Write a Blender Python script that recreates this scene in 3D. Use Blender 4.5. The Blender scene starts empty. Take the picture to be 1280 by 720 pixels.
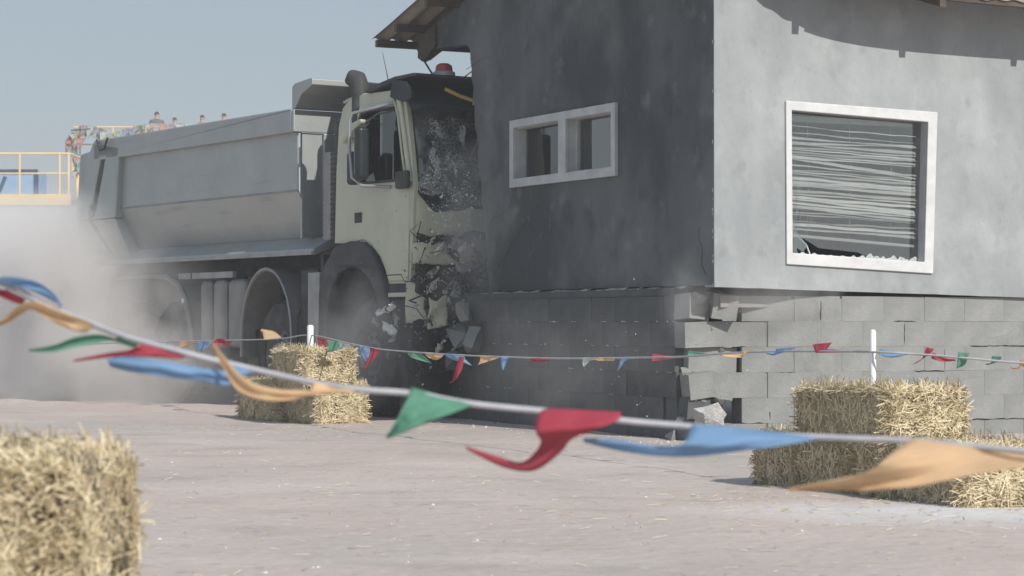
import bpy, bmesh, math, random
import numpy as np
from mathutils import Vector, Matrix, noise
from mathutils.geometry import tessellate_polygon
R = math.radians
U = random.uniform
random.seed(7); RNG = np.random.default_rng(11)
S = bpy.context.scene
COL = S.collection

# ------------------------------------------------------------------ camera, sky, sun, exposure
cd = bpy.data.cameras.new('camera'); cam = bpy.data.objects.new('camera', cd); COL.objects.link(cam)
F_PX = 2770.0; PITCH = math.atan(45 / F_PX); CAM = Vector((0, 0, .9))
cd.sensor_width = 36; cd.lens = 36 * F_PX / 1280; cd.clip_start = .1; cd.clip_end = 6000
cam.location = CAM; cam.rotation_euler = (R(90) + PITCH, 0, 0)
cd.dof.use_dof = True; cd.dof.focus_distance = 18.5; cd.dof.aperture_fstop = 5.8
S.camera = cam
SUN_AZ = math.atan2(.57, -.822)          # clockwise from +Y (the view) as seen from above
SUN_EL = R(38)
W = bpy.data.worlds.new('World'); S.world = W; W.use_nodes = True
nt = W.node_tree; bg = nt.nodes['Background']
sky = nt.nodes.new('ShaderNodeTexSky'); sky.sky_type = 'NISHITA'; sky.sun_disc = False
sky.sun_elevation = SUN_EL; sky.sun_rotation = SUN_AZ
sky.air_density = 1.6; sky.dust_density = 1.2; sky.ozone_density = 1.0
hz = nt.nodes.new('ShaderNodeMix'); hz.data_type = 'RGBA'; hz.inputs[0].default_value = .72   # even pale dust haze over the whole sky
nt.links.new(sky.outputs[0], hz.inputs[6]); hz.inputs[7].default_value = (3.05, 3.95, 5.2, 1); nt.links.new(hz.outputs[2], bg.inputs[0])
bg.inputs[1].default_value = .075
sl = bpy.data.lights.new('sun', 'SUN'); sun = bpy.data.objects.new('sun', sl); COL.objects.link(sun)
sl.energy = 3.4; sl.angle = R(.53); sl.color = (1, .955, .9)
SUND = Vector((.57 * math.cos(SUN_EL), -.822 * math.cos(SUN_EL), math.sin(SUN_EL))).normalized()
sun.rotation_euler = SUND.to_track_quat('Z', 'Y').to_euler(); sun.location = SUND * 60
vs = S.view_settings; vs.view_transform = 'Standard'; vs.look = 'None'; vs.gamma = 1; vs.exposure = .42
S.render.engine = 'CYCLES'; cy = S.cycles
cy.use_denoising = True
cy.max_bounces = 9; cy.diffuse_bounces = 3; cy.glossy_bounces = 3; cy.transmission_bounces = 6
cy.transparent_max_bounces = 12; cy.volume_bounces = 6; cy.volume_step_rate = 1.5; cy.volume_max_steps = 96
cy.caustics_reflective = False; cy.caustics_refractive = False

# ------------------------------------------------------------------ helpers
def ray(px, py):
    u = (px - 640) / F_PX; v = -(py - 360) / F_PX
    return Vector((u, math.cos(PITCH) - v * math.sin(PITCH), math.sin(PITCH) + v * math.cos(PITCH)))
def at(px, py, Y):
    d = ray(px, py); return CAM + d * (Y / d.y)
def ground_at(px, py):
    d = ray(px, py); return CAM + d * (-CAM.z / d.z)

class MB:
    def __init__(s): s.v = []; s.f = []; s.mi = []
    def add(s, vs_, fs, mi=0):
        o = len(s.v); s.v += [tuple(p) for p in vs_]; s.f += [tuple(i + o for i in f) for f in fs]; s.mi += [mi] * len(fs); return s
    def box(s, x0, x1, y0, y1, z0, z1, mi=0):
        return s.add([(x0,y0,z0),(x1,y0,z0),(x1,y1,z0),(x0,y1,z0),(x0,y0,z1),(x1,y0,z1),(x1,y1,z1),(x0,y1,z1)],
                     [(3,2,1,0),(4,5,6,7),(0,1,5,4),(1,2,6,5),(2,3,7,6),(3,0,4,7)], mi)
    def tube(s, pts, r, n=8, cap=True, mi=0):
        pts = [Vector(p) for p in pts]; rs = r if isinstance(r, (list, tuple)) else [r] * len(pts)
        vs_ = []; fs = []
        up = Vector((0, 0, 1)); prev = None
        for i, p in enumerate(pts):
            t = (pts[min(i + 1, len(pts) - 1)] - pts[max(i - 1, 0)]).normalized()
            a = t.cross(up if prev is None else prev)
            if prev is None:
                if a.length < .05: a = t.cross(Vector((1, 0, 0)))
                a.normalize(); b = a.cross(t)
            else:
                b = (prev - t * prev.dot(t)).normalized(); a = t.cross(b)
            prev = b
            for k in range(n):
                q = 2 * math.pi * k / n; vs_.append(p + (a * math.cos(q) + b * math.sin(q)) * rs[i])
        for i in range(len(pts) - 1):
            for k in range(n):
                fs.append((i*n+k, i*n+(k+1)%n, (i+1)*n+(k+1)%n, (i+1)*n+k))
        if cap: fs.append(tuple(range(n))[::-1]); fs.append(tuple((len(pts)-1)*n + k for k in range(n)))
        return s.add(vs_, fs, mi)
    def lathe(s, prof, fn, n=32, mi=0, a0=0, a1=2*math.pi):
        full = abs(a1 - a0 - 2*math.pi) < 1e-6; m = n if full else n + 1
        vs_ = [fn(h, r, a0 + (a1 - a0) * k / n) for (h, r) in prof for k in range(m)]
        fs = []
        for i in range(len(prof) - 1):
            for k in range(n):
                j = (k + 1) % m; fs.append((i*m+k, i*m+j, (i+1)*m+j, (i+1)*m+k))
        return s.add(vs_, fs, mi)
    def prism(s, loops, fn, w0, w1, mi=0):
        tris = tessellate_polygon([[Vector((a, b, 0)) for a, b in l] for l in loops])
        flat = [p for l in loops for p in l]; n = len(flat)
        vs_ = [fn(a, b, w0) for a, b in flat] + [fn(a, b, w1) for a, b in flat]
        fs = [tuple(t) for t in tris] + [tuple(i + n for i in t)[::-1] for t in tris]
        o = 0
        for l in loops:
            m = len(l)
            for k in range(m): fs.append((o+k, o+(k+1)%m, n+o+(k+1)%m, n+o+k))
            o += m
        return s.add(vs_, fs, mi)
    def grid(s, nu, nv, fn, mi=0):
        vs_ = [fn(i / nu, j / nv) for j in range(nv + 1) for i in range(nu + 1)]
        fs = [(j*(nu+1)+i, j*(nu+1)+i+1, (j+1)*(nu+1)+i+1, (j+1)*(nu+1)+i) for j in range(nv) for i in range(nu)]
        return s.add(vs_, fs, mi)
    def mesh(s, name):
        me = bpy.data.meshes.new(name); me.from_pydata(s.v, [], s.f)
        if any(s.mi): me.polygons.foreach_set('material_index', s.mi)
        bm = bmesh.new(); bm.from_mesh(me); bmesh.ops.recalc_face_normals(bm, faces=bm.faces); bm.to_mesh(me); bm.free()
        return me

def obj(name, geo, mats, parent=None, smooth=None, bevel=0, loc=None, rot=None, solid=0, seg=2):
    me = geo if isinstance(geo, bpy.types.Mesh) else geo.mesh(name)
    o = bpy.data.objects.new(name, me); COL.objects.link(o)
    if len(me.materials) == 0:
        for m in (mats if isinstance(mats, (list, tuple)) else [mats]): me.materials.append(m)
    if parent: o.parent = parent
    if loc is not None: o.location = loc
    if rot is not None: o.rotation_euler = rot
    if solid:
        m = o.modifiers.new('solid', 'SOLIDIFY'); m.thickness = solid; m.offset = 0
    if bevel:
        m = o.modifiers.new('bevel', 'BEVEL'); m.width = bevel; m.segments = seg; m.limit_method = 'ANGLE'; m.angle_limit = R(35)
    if smooth is not None:
        me.polygons.foreach_set('use_smooth', [True] * len(me.polygons))
        try: me.set_sharp_from_angle(angle=R(smooth))
        except Exception: pass
    return o
def tag(o, label, cat, group=None, kind=None):
    o['label'] = label; o['category'] = cat
    if group: o['group'] = group
    if kind: o['kind'] = kind
    return o
def stuff(o): o['kind'] = 'stuff'; return o
def empty(name, loc=(0,0,0), rz=0, label=None, cat=None, group=None):
    o = bpy.data.objects.new(name, None); COL.objects.link(o); o.location = loc; o.rotation_euler = (0,0,rz); o.empty_display_size = .2
    if label: tag(o, label, cat, group)
    return o
def copy_tree(root):
    c = root.copy(); COL.objects.link(c)
    for ch in list(root.children):
        k = ch.copy(); COL.objects.link(k); k.parent = c
        for g in ch.children:
            q = g.copy(); COL.objects.link(q); q.parent = k
    return c

# ------------------------------------------------------------------ materials
def mat(name, c1, c2=None, rough=.7, metal=0, scale=4., detail=5, bump=0., bscale=40., stretch=(1,1,1), shift=(0,0,0), spots=None, spec=.4, trans=0, island=0, dust=None, coat=0):
    m = bpy.data.materials.new(name); m.use_nodes = True; t = m.node_tree; N = t.nodes; Lk = t.links
    p = N['Principled BSDF']; p.inputs['Roughness'].default_value = rough; p.inputs['Metallic'].default_value = metal
    p.inputs['Specular IOR Level'].default_value = spec
    if coat: p.inputs['Coat Weight'].default_value = coat; p.inputs['Coat Roughness'].default_value = .25
    tc = N.new('ShaderNodeTexCoord'); mp = N.new('ShaderNodeMapping'); mp.inputs['Scale'].default_value = stretch
    Lk.new(tc.outputs['Object'], mp.inputs['Vector'])
    c = None
    if c2 is None: p.inputs['Base Color'].default_value = (*c1, 1)
    else:
        n = N.new('ShaderNodeTexNoise'); n.inputs['Scale'].default_value = scale; n.inputs['Detail'].default_value = detail; n.inputs['Roughness'].default_value = .62
        Lk.new(mp.outputs[0], n.inputs['Vector'])
        r = N.new('ShaderNodeValToRGB'); r.color_ramp.elements[0].position = .32; r.color_ramp.elements[1].position = .68
        r.color_ramp.elements[0].color = (*c1, 1); r.color_ramp.elements[1].color = (*c2, 1)
        if island:
            g = N.new('ShaderNodeNewGeometry'); mx = N.new('ShaderNodeMath'); mx.operation = 'MULTIPLY_ADD'
            mx.inputs[1].default_value = island; mx.inputs[2].default_value = -.5 * island
            Lk.new(g.outputs['Random Per Island'], mx.inputs[0]); ad = N.new('ShaderNodeMath'); ad.operation = 'ADD'
            Lk.new(mx.outputs[0], ad.inputs[0]); Lk.new(n.outputs['Fac'], ad.inputs[1]); Lk.new(ad.outputs[0], r.inputs[0])
        else: Lk.new(n.outputs['Fac'], r.inputs[0])
        c = r.outputs[0]
    def over(c, col, sc, lo, hi, amt, st=(1,1,1)):
        mp2 = N.new('ShaderNodeMapping'); mp2.inputs['Scale'].default_value = st; mp2.inputs['Location'].default_value = shift; Lk.new(tc.outputs['Object'], mp2.inputs['Vector'])
        n2 = N.new('ShaderNodeTexNoise'); n2.inputs['Scale'].default_value = sc; n2.inputs['Detail'].default_value = 6
        Lk.new(mp2.outputs[0], n2.inputs['Vector'])
        mr = N.new('ShaderNodeMapRange'); mr.inputs[1].default_value = lo; mr.inputs[2].default_value = hi; mr.inputs[4].default_value = amt
        Lk.new(n2.outputs['Fac'], mr.inputs[0]); mi = N.new('ShaderNodeMix'); mi.data_type = 'RGBA'
        Lk.new(mr.outputs[0], mi.inputs[0]); Lk.new(c, mi.inputs[6]); mi.inputs[7].default_value = (*col, 1)
        return mi.outputs[2]
    if c is not None:
        for sp in (spots or []): c = over(c, *sp)
        Lk.new(c, p.inputs['Base Color'])
    if bump:
        n3 = N.new('ShaderNodeTexNoise'); n3.inputs['Scale'].default_value = bscale; n3.inputs['Detail'].default_value = 6
        Lk.new(mp.outputs[0], n3.inputs['Vector'])
        b = N.new('ShaderNodeBump'); b.inputs['Strength'].default_value = 1; b.inputs['Distance'].default_value = bump
        Lk.new(n3.outputs['Fac'], b.inputs['Height']); Lk.new(b.outputs[0], p.inputs['Normal'])
    if trans:
        tr = N.new('ShaderNodeBsdfTranslucent'); ms = N.new('ShaderNodeMixShader'); ms.inputs[0].default_value = trans
        if c is None: tr.inputs[0].default_value = (*c1, 1)
        else: Lk.new(c, tr.inputs[0])
        Lk.new(p.outputs[0], ms.inputs[1]); Lk.new(tr.outputs[0], ms.inputs[2]); Lk.new(ms.outputs[0], N['Material Output'].inputs[0])
    return m
def vary(m, lo, hi):
    t = m.node_tree; p = t.nodes['Principled BSDF']; src = p.inputs['Base Color'].links[0].from_socket
    oi = t.nodes.new('ShaderNodeObjectInfo'); mr = t.nodes.new('ShaderNodeMapRange'); mr.inputs[3].default_value = lo; mr.inputs[4].default_value = hi
    t.links.new(oi.outputs['Random'], mr.inputs[0]); h = t.nodes.new('ShaderNodeHueSaturation'); t.links.new(src, h.inputs['Color']); t.links.new(mr.outputs[0], h.inputs['Value'])
    t.links.new(h.outputs[0], p.inputs['Base Color'])
def glass(name, tint, gloss, rough=.02, haze=0.):
    m = bpy.data.materials.new(name); m.use_nodes = True; t = m.node_tree; N = t.nodes; N.remove(N['Principled BSDF'])
    tr = N.new('ShaderNodeBsdfTransparent'); tr.inputs[0].default_value = (*tint, 1)
    gl = N.new('ShaderNodeBsdfGlossy'); gl.inputs['Roughness'].default_value = rough; gl.inputs[0].default_value = (.95,.97,.97,1)
    mx = N.new('ShaderNodeMixShader'); fr = N.new('ShaderNodeFresnel'); fr.inputs[0].default_value = 1.5
    ma = N.new('ShaderNodeMath'); ma.operation = 'ADD'; ma.inputs[1].default_value = gloss; t.links.new(fr.outputs[0], ma.inputs[0])
    t.links.new(ma.outputs[0], mx.inputs[0]); t.links.new(tr.outputs[0], mx.inputs[1]); t.links.new(gl.outputs[0], mx.inputs[2])
    out = mx
    if haze:
        df = N.new('ShaderNodeBsdfDiffuse'); df.inputs[0].default_value = (.55,.6,.58,1); tc = N.new('ShaderNodeTexCoord')
        n = N.new('ShaderNodeTexNoise'); n.inputs['Scale'].default_value = 4; n.inputs['Detail'].default_value = 8; n.inputs['Roughness'].default_value = .75
        t.links.new(tc.outputs['Object'], n.inputs['Vector']); mr = N.new('ShaderNodeMapRange'); mr.inputs[1].default_value = .4; mr.inputs[2].default_value = .75; mr.inputs[4].default_value = haze
        t.links.new(n.outputs['Fac'], mr.inputs[0]); m2 = N.new('ShaderNodeMixShader'); t.links.new(mr.outputs[0], m2.inputs[0])
        t.links.new(mx.outputs[0], m2.inputs[1]); t.links.new(df.outputs[0], m2.inputs[2]); out = m2
    t.links.new(out.outputs[0], N['Material Output'].inputs[0])
    return m

M = {}
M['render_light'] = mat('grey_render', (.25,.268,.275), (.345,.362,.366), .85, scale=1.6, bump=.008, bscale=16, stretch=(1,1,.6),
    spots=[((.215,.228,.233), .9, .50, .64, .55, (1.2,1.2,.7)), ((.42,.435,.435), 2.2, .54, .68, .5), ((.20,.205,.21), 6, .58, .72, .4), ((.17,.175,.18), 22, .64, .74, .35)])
M['render_dark'] = mat('dark_grey_render', (.082,.094,.096), (.135,.148,.150), .85, scale=.9, bump=.008, bscale=15, stretch=(1,1.2,.6), shift=(0,2.9,5.3),
    spots=[((.048,.055,.058), .75, .47, .60, .85, (1,1,.7)), ((.20,.205,.205), .62, .52, .66, .75, (1,1,.9)), ((.04,.045,.048), 2.6, .54, .68, .5), ((.24,.245,.24), 3.4, .60, .72, .45), ((.22,.23,.23), 14, .68, .8, .3, (1,1.5,.15))])  # side and rear render, a darker grey than the front
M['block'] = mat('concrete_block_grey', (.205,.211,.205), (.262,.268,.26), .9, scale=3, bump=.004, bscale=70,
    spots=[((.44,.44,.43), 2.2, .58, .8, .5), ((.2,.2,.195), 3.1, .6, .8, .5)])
M['block_shaded'] = mat('concrete_block_shaded', (.078,.084,.084), (.115,.122,.12), .9, scale=4, bump=.004, bscale=70,
    spots=[((.30,.30,.29), 1.6, .6, .85, .5)])  # block grey darkened for the side face, shade put into the colour
vary(M['block'], .97, 1.04); vary(M['block_shaded'], .9, 1.12)
M['block_raw'] = mat('raw_broken_concrete', (.36,.36,.35), (.56,.55,.53), .95, scale=12, bump=.012, bscale=50)
M['crackdark'] = mat('open_crack', (.012,.012,.012), None, 1)
M['mortar'] = mat('mortar', (.21,.215,.208), (.26,.265,.257), .95, scale=12, bump=.004)
M['mortar_shaded'] = mat('mortar_shaded', (.06,.063,.063), (.10,.105,.10), .95, scale=12, bump=.004)  # mortar darkened likewise to paint in shade on the side and corner cavity
M['interior'] = mat('interior_plaster', (.22,.215,.20), (.32,.31,.29), .9, scale=3)
M['white_paint'] = mat('white_window_paint', (.52,.525,.525), (.64,.645,.64), .55, scale=6, bump=.001, spots=[((.5,.5,.49), 7, .6, .8, .45)])
M['grey_paint'] = mat('pale_grey_window_paint', (.42,.435,.435), (.54,.55,.545), .6, scale=6, bump=.001, spots=[((.3,.31,.31), 5, .6, .8, .4)])
M['slat'] = mat('blind_slat', (.46,.475,.47), (.68,.69,.68), .55, scale=2.5)
vary(M['slat'], .66, 1.2)
M['roof'] = mat('weathered_roof_sheet', (.20,.165,.135), (.34,.285,.235), .75, scale=3, bump=.003, stretch=(1,.3,1), spots=[((.35,.3,.25), 2.5, .58, .8, .5, (1,.2,1))])
M['wood'] = mat('dark_weathered_timber', (.06,.047,.037), (.12,.095,.075), .85, scale=8, stretch=(.4,4,4), bump=.003)
M['pane'] = glass('window_glass', (.88,.92,.91), .16)
M['pane_shade'] = glass('window_glass_plain', (.90,.91,.905), .07)
M['jag'] = mat('broken_glass_edge', (.30,.34,.33), (.52,.55,.54), .4, scale=60, bump=.004, bscale=90)
M['cab'] = mat('cream_green_cab_paint', (.46,.475,.36), (.53,.54,.42), .42, scale=2.2, bump=.0008, bscale=8, coat=.25, spots=[((.30,.31,.25), 3, .56, .8, .5), ((.52,.51,.45), 2, .6, .85, .45)])
M['bed'] = mat('tipper_steel_grey', (.36,.385,.378), (.43,.45,.44), .5, metal=.55, scale=1.7, bump=.0012, bscale=7, spots=[((.46,.45,.43), 1.3, .52, .7, .5), ((.24,.245,.24), 4, .62, .8, .5, (.3,1,3))])
M['plastic'] = mat('black_plastic', (.022,.024,.026), (.05,.052,.053), .6, scale=5, bump=.0015, spots=[((.16,.155,.145), 2.5, .56, .85, .5)])
M['visor'] = mat('smoked_visor', (.010,.016,.018), (.02,.027,.028), .45, scale=3, spec=.3)
M['dark_steel'] = mat('dark_chassis_steel', (.035,.036,.037), (.08,.08,.078), .7, metal=.2, scale=6, spots=[((.17,.16,.15), 3, .55, .8, .5)])
M['steel'] = mat('dusty_bare_steel', (.27,.275,.28), (.40,.40,.395), .5, metal=.4, scale=5, bump=.002)
M['bright'] = mat('bright_torn_metal', (.62,.63,.63), (.8,.8,.8), .3, metal=.3, scale=5, bump=.004)
M['tyre'] = mat('dusty_tyre_rubber', (.03,.03,.031), (.07,.069,.066), .85, scale=7, bump=.003, spots=[((.2,.19,.175), 3, .5, .85, .55)])
M['rim'] = mat('dusty_wheel_steel', (.16,.16,.155), (.28,.275,.26), .55, metal=.3, scale=8)
M['hub'] = mat('bluish_hub_steel', (.12,.17,.22), (.25,.27,.29), .45, metal=.4, scale=9)
M['tank'] = mat('dusty_tank_metal', (.20,.20,.195), (.29,.285,.275), .5, metal=.3, scale=4)
M['red_lens'] = mat('red_beacon_lens', (.30,.02,.035), (.42,.03,.05), .2, scale=4, spec=.6)
M['yellow'] = mat('dull_yellow_plastic', (.42,.29,.06), (.5,.36,.09), .5, scale=6)
M['seat'] = mat('seat_cloth', (.06,.062,.06), (.11,.11,.105), .9, scale=15)
M['windscreen'] = glass('cracked_windscreen', (.55,.62,.60), .05, .10, .55)
M['cab_glass'] = glass('cab_side_glass', (.5,.56,.56), .06)
M['mirror'] = mat('mirror_glass', (.5,.55,.6), None, .08, metal=1)
M['lens'] = mat('headlamp_lens', (.22,.24,.24), (.5,.53,.53), .15, scale=14, spec=.7)
M['straw'] = mat('straw_stalks', (.38,.30,.165), (.82,.71,.49), .6, scale=9, island=.6, spec=.3, trans=.07)
M['straw_core'] = mat('packed_straw', (.06,.045,.023), (.15,.112,.065), .9, scale=22, bump=.02, bscale=45)  # core colour darkened to deepen the shade between the stalks
M['twine'] = mat('sisal_twine', (.40,.32,.19), (.5,.42,.26), .85, scale=40)
M['string'] = mat('white_bunting_tape', (.44,.44,.47), (.56,.56,.58), .75, scale=12, trans=.2)
M['post'] = mat('white_post_paint', (.74,.74,.72), (.82,.82,.8), .55, scale=5)
def cloth(n, c):
    m = mat(n, c, tuple(x * .84 for x in c), .8, scale=5, trans=.5, spec=.1, bump=.004, bscale=14, stretch=(1,1,2))
    t = m.node_tree; o = t.nodes['Material Output']; src = o.inputs[0].links[0].from_socket           # thin, slightly see-through weave
    tr = t.nodes.new('ShaderNodeBsdfTransparent'); mx = t.nodes.new('ShaderNodeMixShader'); mx.inputs[0].default_value = .15
    t.links.new(src, mx.inputs[1]); t.links.new(tr.outputs[0], mx.inputs[2]); t.links.new(mx.outputs[0], o.inputs[0]); return m
M['blue'] = cloth('blue_flag_cloth', (.33,.52,.74)); M['red'] = cloth('red_flag_cloth', (.62,.115,.165))
M['orange'] = cloth('orange_flag_cloth', (.87,.66,.43)); M['green'] = cloth('green_flag_cloth', (.21,.47,.35))
M['paleflag'] = cloth('pale_flag_cloth', (.66,.72,.70)); M['lilac'] = cloth('lilac_flag_cloth', (.50,.52,.66)); M['mint'] = cloth('mint_flag_cloth', (.46,.66,.54)); M['pink'] = cloth('pink_flag_cloth', (.75,.46,.42))
M['scaffold'] = mat('yellow_scaffold_paint', (.68,.50,.23), (.76,.58,.32), .6, scale=3)
M['deck'] = mat('platform_planks', (.33,.28,.2), (.45,.38,.27), .8, scale=3, stretch=(.2,3,1))
M['bluepanel'] = mat('pale_blue_sheet', (.21,.34,.52), (.30,.43,.60), .6, scale=1.5)
M['navy'] = mat('dark_navy_frame', (.045,.06,.11), (.08,.09,.14), .6, scale=3)
M['skin'] = mat('skin', (.42,.25,.17), (.5,.31,.22), .6, scale=9)
M['hair'] = mat('dark_hair', (.02,.016,.013), (.04,.032,.026), .7, scale=30)
for nm, a in dict(shirt_grey=(.10,.115,.115), shirt_olive=(.12,.135,.105), shirt_pale=(.20,.22,.20), shirt_navy=(.035,.045,.08), trouser=(.05,.055,.07)).items():
    M[nm] = mat(nm, a, tuple(x * 1.35 for x in a), .9, scale=8)
M['pebble'] = mat('pebble_stone', (.30,.27,.25), (.62,.59,.56), .9, scale=8, island=.8)
M['litter'] = mat('loose_straw', (.36,.30,.20), (.62,.56,.42), .7, scale=8, island=.6)
M['shard'] = mat('glass_crumbs', (.55,.62,.64), (.86,.88,.88), .2, scale=20, island=.6, spec=.8)

# ------------------------------------------------------------------ ground
def gz(x, y):
    z = .018 * noise.noise((x * .5, y * .5, 0)) + .010 * noise.noise((x * 1.7, y * 1.7, 3))
    if y < 3: z *= .5
    a = y - (22.9 - .38 * (x + 2.2))                                   # low ridge of loose soil along the truck's path
    if x < 0: z += .075 * math.exp(-(a / .55) ** 2) * min(1, max(0, (-x - 1.7) / .8)) * (.75 + .5 * noise.noise((x * 2.1, y * 2.1, 9)))
    return z
def build_ground():
    xs = sorted(set([-4000,-1200,-400,-150,-70,-40,-25] + [round(-14 + .16 * i, 3) for i in range(176)] + [25,40,70,150,400,1200,4000]))
    ys = sorted(set([-400,-100,-30,-8,-2] + [round(1 + .16 * i, 3) for i in range(200)] + [36,42,52,70,100,180,400,1200,4800]))
    vs_ = [(x, y, gz(x, y) if (-14.1 < x < 14.2 and 0 < y < 33) else -.02) for y in ys for x in xs]
    n = len(xs); fs = [(j*n+i, j*n+i+1, (j+1)*n+i+1, (j+1)*n+i) for j in range(len(ys)-1) for i in range(n-1)]
    me = bpy.data.meshes.new('ground'); me.from_pydata(vs_, [], fs)
    m = mat('packed_sandy_ground', (.445,.372,.328), (.505,.433,.388), .95, scale=.55, detail=9, bump=.012, bscale=9,
        spots=[((.375,.355,.325), .20, .47, .62, .65), ((.29,.25,.22), 1.9, .54, .70, .4, (.6,1,1)), ((.56,.50,.455), 1.1, .55, .72, .5, (.5,1,1)), ((.21,.18,.16), 12, .60, .72, .5, (.8,1,1)), ((.62,.57,.52), 15, .60, .72, .55, (.9,1,1)), ((.25,.22,.20), 45, .60, .70, .4)])
    # spilled chalky powder in front of the right-hand bales: a stain with a shape of its own
    t = m.node_tree; N = t.nodes; p = N['Principled BSDF']; src = p.inputs['Base Color'].links[0].from_socket
    tc = N.new('ShaderNodeTexCoord'); mp = N.new('ShaderNodeMapping'); mp.vector_type = 'TEXTURE'
    mp.inputs['Location'].default_value = (2.3, 10.6, 0); mp.inputs['Scale'].default_value = (1.9, .95, 1)
    nz = N.new('ShaderNodeTexNoise'); nz.inputs['Scale'].default_value = 1.6; nz.inputs['Detail'].default_value = 6
    gr = N.new('ShaderNodeTexGradient'); gr.gradient_type = 'SPHERICAL'
    t.links.new(tc.outputs['Object'], mp.inputs['Vector']); t.links.new(mp.outputs[0], gr.inputs[0]); t.links.new(tc.outputs['Object'], nz.inputs['Vector'])
    mu = N.new('ShaderNodeMath'); mu.operation = 'MULTIPLY'; t.links.new(gr.outputs['Fac'], mu.inputs[0]); t.links.new(nz.outputs['Fac'], mu.inputs[1])
    mr = N.new('ShaderNodeMapRange'); mr.inputs[1].default_value = .05; mr.inputs[2].default_value = .4; mr.inputs[4].default_value = .75; t.links.new(mu.outputs[0], mr.inputs[0])
    mi = N.new('ShaderNodeMix'); mi.data_type = 'RGBA'; t.links.new(mr.outputs[0], mi.inputs[0]); t.links.new(src, mi.inputs[6]); mi.inputs[7].default_value = (.62,.61,.60,1)
    t.links.new(mi.outputs[2], p.inputs['Base Color'])
    o = obj('ground', me, m, smooth=60); o['kind'] = 'structure'; o['label'] = 'packed pinkish sandy ground with loose straw and small stones'
build_ground()

# ------------------------------------------------------------------ house (local: x along the front wall, y back along the side wall)
HC = Vector((1.55, 17.0, 0)); HA = R(26)
house = empty('block_house', HC, HA, 'small grey rendered house on concrete block base with its rear corner smashed by the truck', 'house')
HLEN = 6.0; HDEP = 5.24
def sag(r): return -.022 * r
# front wall with window opening
fo = [(0,1.185),(HLEN,1.185+sag(HLEN)),(HLEN,3.62),(0,3.56)]
win_out = [(.655,1.37),(2.045,1.31),(2.095,2.61),(.65,2.64)]
def ring_in(poly, d):
    cx = sum(p[0] for p in poly)/len(poly); cy_ = sum(p[1] for p in poly)/len(poly)
    return [(p[0] + (d if p[0] < cx else -d), p[1] + (d if p[1] < cy_ else -d)) for p in poly]
hole_f = ring_in(win_out, .02)
nfr = 40
bot = [(HLEN*k/nfr, 1.185 + sag(HLEN*k/nfr) + .006*noise.noise((k*.9,1,0))) for k in range(nfr+1)]
bot[0] = (.004, bot[0][1])
mb = MB().prism([bot + [(HLEN,3.62),(.004,3.56)], hole_f], lambda a,b,w: (a, w, b), 0, .14)
obj('front_wall', mb, M['render_light'], house)
# side (gable) wall, torn away at the rear below the plate
torn = []
zz = np.linspace(1.22, 3.50, 26)
for i, z in enumerate(zz): torn.append((4.02 + (z-1.22)*.19 + .035*noise.noise((z*5.1, 2, 0)) + .02*random.uniform(-1,1), z))
lo_edge = [(4.02*k/16 if k else .0, 1.20 + .008*noise.noise((k*1.7,4,0))) for k in range(16)]
gable = lo_edge + torn + [(4.52,3.56),(4.9,3.585),(5.24,3.60),(5.24,3.85),(2.6,4.40),(.0,3.50)]
win_s = [(1.54,2.14),(3.52,2.15),(3.52,2.74),(1.54,2.73)]
hole_s = [(1.57,2.17),(3.49,2.18),(3.49,2.71),(1.57,2.70)]
mb = MB().prism([gable, hole_s], lambda a,b,w: (w, max(a,.002), b), 0, .14)
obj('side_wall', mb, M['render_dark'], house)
# plaster crumbled edge along the tear
mb = MB()
for (t_, z) in torn[::2]:
    for k in range(2):
        a, b, c = (random.uniform(.015,.05) for _ in range(3)); x, y, q = random.uniform(.01,.1), t_ + random.uniform(-.02,.05), z + random.uniform(-.03,.03)
        mb.add([(x-a,y,q-b),(x+a,y-b,q),(x,y+c,q+b),(x,y-.01,q+a*1.2)], [(0,1,2),(0,2,3),(0,3,1),(1,3,2)])
stuff(obj('crumbled_plaster', mb, M['block_raw'], house))
for (t0_, z0_, dt, dz, n) in ((4.1,1.75,-.10,.05,7),(3.9,1.35,-.13,.09,6),(.12,1.25,.03,.11,5),(4.5,3.3,-.13,.03,5)):
    p = [(-.0012, t0_+dt*k+U(-.03,.03), z0_+dz*k+U(-.04,.04)) for k in range(n)]
    obj('hairline_crack', MB().tube(p, [.0022*(1-k/n)+.0006 for k in range(n)], 4), M['crackdark'], house)
for k in range(13):
    q_ = U(.006,.016); z_ = 1.2+2.2*random.random()**1.6
    obj('corner_chip', MB().add([(-.003,U(.01,.03),z_-q_),(q_*.8,-.003,z_-q_*.6),(q_*.7,-.003,z_+q_),(-.003,q_,z_+q_*.8),(.004,.004,z_)], [(0,1,4),(1,2,4),(2,3,4),(3,0,4)]), M['block_raw'], house)
# far wall, rear remnant, floor, ceiling, inside partition
obj('far_wall', MB().prism([[(0,1.05),(HDEP,1.05),(HDEP,3.85),(2.6,4.38),(0,3.4)]], lambda a,b,w: (HLEN-w, a, b), 0, .14), M['render_light'], house)
rag = [(2.75,1.2),(2.9,1.6),(2.7,2.0),(2.95,2.3),(2.8,2.9),(3.05,3.3),(2.85,3.75)]
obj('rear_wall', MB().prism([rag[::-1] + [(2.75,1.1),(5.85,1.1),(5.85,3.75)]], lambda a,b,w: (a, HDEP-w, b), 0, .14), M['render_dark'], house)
obj('floor', MB().box(.15,5.85,.15,4.0,1.03,1.12), M['interior'], house)
obj('ceiling', MB().box(.15,5.85,.15,3.9,3.30,3.36), M['interior'], house)
obj('partition', MB().prism([[(.16,1.12),(5.84,1.12),(5.84,3.3),(3.0,3.3),(3.0,2.9),(2.2,2.9),(2.2,3.3),(.16,3.3)]], lambda a,b,w: (a, 3.62+w, b), 0, .08), M['interior'], house)
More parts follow.
